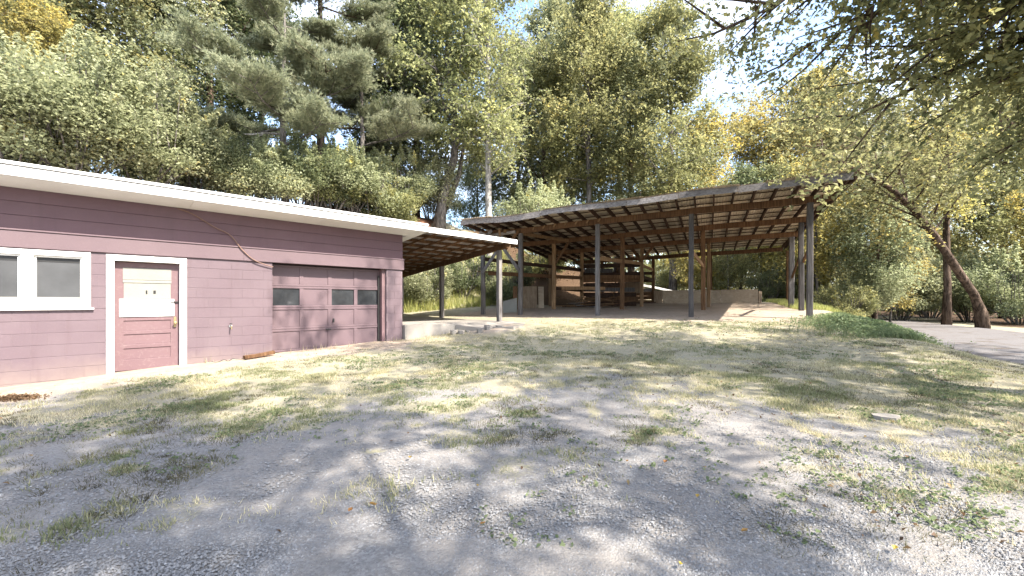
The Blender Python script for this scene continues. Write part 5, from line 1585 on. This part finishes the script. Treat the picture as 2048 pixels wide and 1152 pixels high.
# fallen leaves: scattered small ones as stuff, the clear yellow ones singly
NLV = 9000
P = np.stack([rg.uniform(-1.25, 1.25, NLV), rg.uniform(2.3, 15, NLV)], 1); P[:, 0] *= P[:, 1]
o = (P[:, 0] - G0.x) * gn.x + (P[:, 1] - G0.y) * gn.y
ex = np.interp(P[:, 1], [b for a, b in _edge], [a for a, b in _edge])
dr = fbm(P[:, 0] * 0.8 + 5, P[:, 1] * 0.8 + 50, 4)
keep = (o > 0.4) & (P[:, 0] < ex) & (rg.random(NLV) < sstep(0.42, 0.68, dr) * (0.10 + 0.9 * sstep(-1, 6, P[:, 0])))
P = P[keep]
C = np.stack([P[:, 0], P[:, 1], gzn(P) + 0.016], 1)
Vl = leaf_quads(C, 0.034, rg, 0.8, 0.6)
tag(link('fallen_leaves', bulk('fallen_leaves', Vl, 4, litter_m, np.clip(rg.normal(0.36, 0.24, len(C)), 0, 1))), 'small brown fallen leaves strewn over the yard', 'leaves', None, 'stuff')
# leaf litter in the shed and on the bank
P = scatter(9000, -1, 16, 14, 30, rg)
u_ = (P[:, 0] * su.x + P[:, 1] * su.y) / H0; r_ = (P[:, 0] * sr.x + P[:, 1] * sr.y) / H0
keep = ((r_ > 6.5) & (u_ > -0.6)) | ((r_ > 6.1) & (u_ > 0.7) & (rg.random(len(P)) < 0.3))
P = P[keep]
C = np.stack([P[:, 0], P[:, 1], gzn(P) + 0.03], 1)
tag(link('leaf_litter', bulk('leaf_litter', leaf_quads(C, 0.11, rg, 1.5, 0.6), 4, litter_m, np.clip(rg.normal(0.3, 0.2, len(C)), 0, 1))), 'brown leaf litter on the bank behind the shed', 'leaf litter', None, 'stuff')
ylv = [(700, 1030, 'orange-yellow fallen leaf on the gravel at bottom left of centre'), (745, 1018, 'pale yellow fallen leaf just right of the orange-yellow one'),
       (955, 980, 'brightest yellow fallen leaf on lit gravel in the bottom centre'), (820, 922, 'pale yellow leaf at the upper edge of the lit gravel left of centre'),
       (1360, 1140, 'yellow fallen leaf at the bottom edge right of centre'), (1255, 930, 'orange fallen leaf beside low weeds right of centre'),
       (1330, 932, 'fallen leaf right of the orange one by the low weeds'), (1395, 1002, 'pale fallen leaf on gravel between the weeds and the bottom right'),
       (1490, 1072, 'rusty orange fallen leaf on the gravel at lower right'), (1790, 1108, 'pale fallen leaf nearest the bottom right corner'),
       (965, 1057, 'small brownish leaf below the brightest yellow leaf')]
leaf_mesh = None
for px, py, llab in ylv:
    v_ = (603 - py) / F
    Y = 1.5 / -v_
    for _ in range(6):
        X = (px - 1024) / F * Y
        Y = (CAMZ - gz(X, Y)) / -v_
    X = (px - 1024) / F * Y
    if leaf_mesh is None:
        s = 0.019
        out = [(0, -1.1), (0.35, -0.7), (0.75, -0.1), (0.55, 0.5), (0.2, 0.9), (0, 1.25), (-0.2, 0.9), (-0.55, 0.5), (-0.75, -0.1), (-0.35, -0.7)]
        V = [(x * s, y * s, (0.55 * abs(x) + 0.25 * y * y) * s + 0.004) for x, y in out] + [(0, -1.5 * s, 0.004)]
        n0 = len(out)
        V += [(0, y * s, 0.0) for y in (-0.7, -0.1, 0.5, 0.9)]
        Fc = [(0, 1, n0 + 1), (1, 2, n0 + 2, n0 + 1), (2, 3, n0 + 3, n0 + 2), (3, 4, n0 + 4, n0 + 3), (4, 5, n0 + 4), (5, 6, n0 + 4), (6, 7, n0 + 3, n0 + 4), (7, 8, n0 + 2, n0 + 3), (8, 9, n0 + 1, n0 + 2), (9, 0, n0 + 1)]
        leaf_mesh = bpy.data.meshes.new('fallen_leaf'); leaf_mesh.from_pydata(V, [], Fc); leaf_mesh.materials.append(yellow_leaf_m); leaf_mesh.update()
    o = link('fallen_leaf', leaf_mesh, None, (X, Y, gz(X, Y) + 0.03))
    o.rotation_euler = (R.uniform(-0.4, 0.4), R.uniform(-0.4, 0.4), R.uniform(0, 6.28))
    o.scale = (R.uniform(0.8, 1.3),) * 3
    tag(o, llab, 'leaf', 'single fallen leaves on the gravel')
    if 'orange' in llab or 'brownish' in llab:
        o.material_slots[0].link = 'OBJECT'; o.material_slots[0].material = rust_leaf_m
# flat stone in the lawn
px, py, Y = 1772, 837, 5.0
v_ = (603 - py) / F
for _ in range(8): Y = (CAMZ - gz((px - 1024) / F * Y, Y)) / -v_
X = (px - 1024) / F * Y
V, Fc = prism_geo([(X + math.cos(a) * 0.15 * R.uniform(0.8, 1.15), Y + math.sin(a) * 0.10 * R.uniform(0.8, 1.2)) for a in np.linspace(0, 5.5, 8)], gz(X, Y) - 0.05, gz(X, Y) + 0.035)
tag(mk('flat_stone', V, Fc, concrete), 'flat pale stone set in the lawn at the right', 'stone')
# dark clump of dead grass at the left edge by the wall
px, py, Y = 35, 797, 6.0
v_ = (603 - py) / F
for _ in range(8): Y = (CAMZ - gz((px - 1024) / F * Y, Y)) / -v_
X = (px - 1024) / F * Y
C = np.array([X, Y, gz(X, Y)]) + rg.normal(size=(900, 3)) * np.array([0.16, 0.08, 0.02]); C[:, 2] = np.abs(C[:, 2] - gz(X, Y)) + gz(X, Y)
o = link('dead_clump', bulk('dead_clump', leaf_quads(C, 0.05, rg, 0.3, 0.3), 4, litter_m, np.clip(rg.normal(0.1, 0.15, 900), 0, 1)))
tag(o, 'dark clump of dead grass on the dirt at the left edge', 'grass clump')
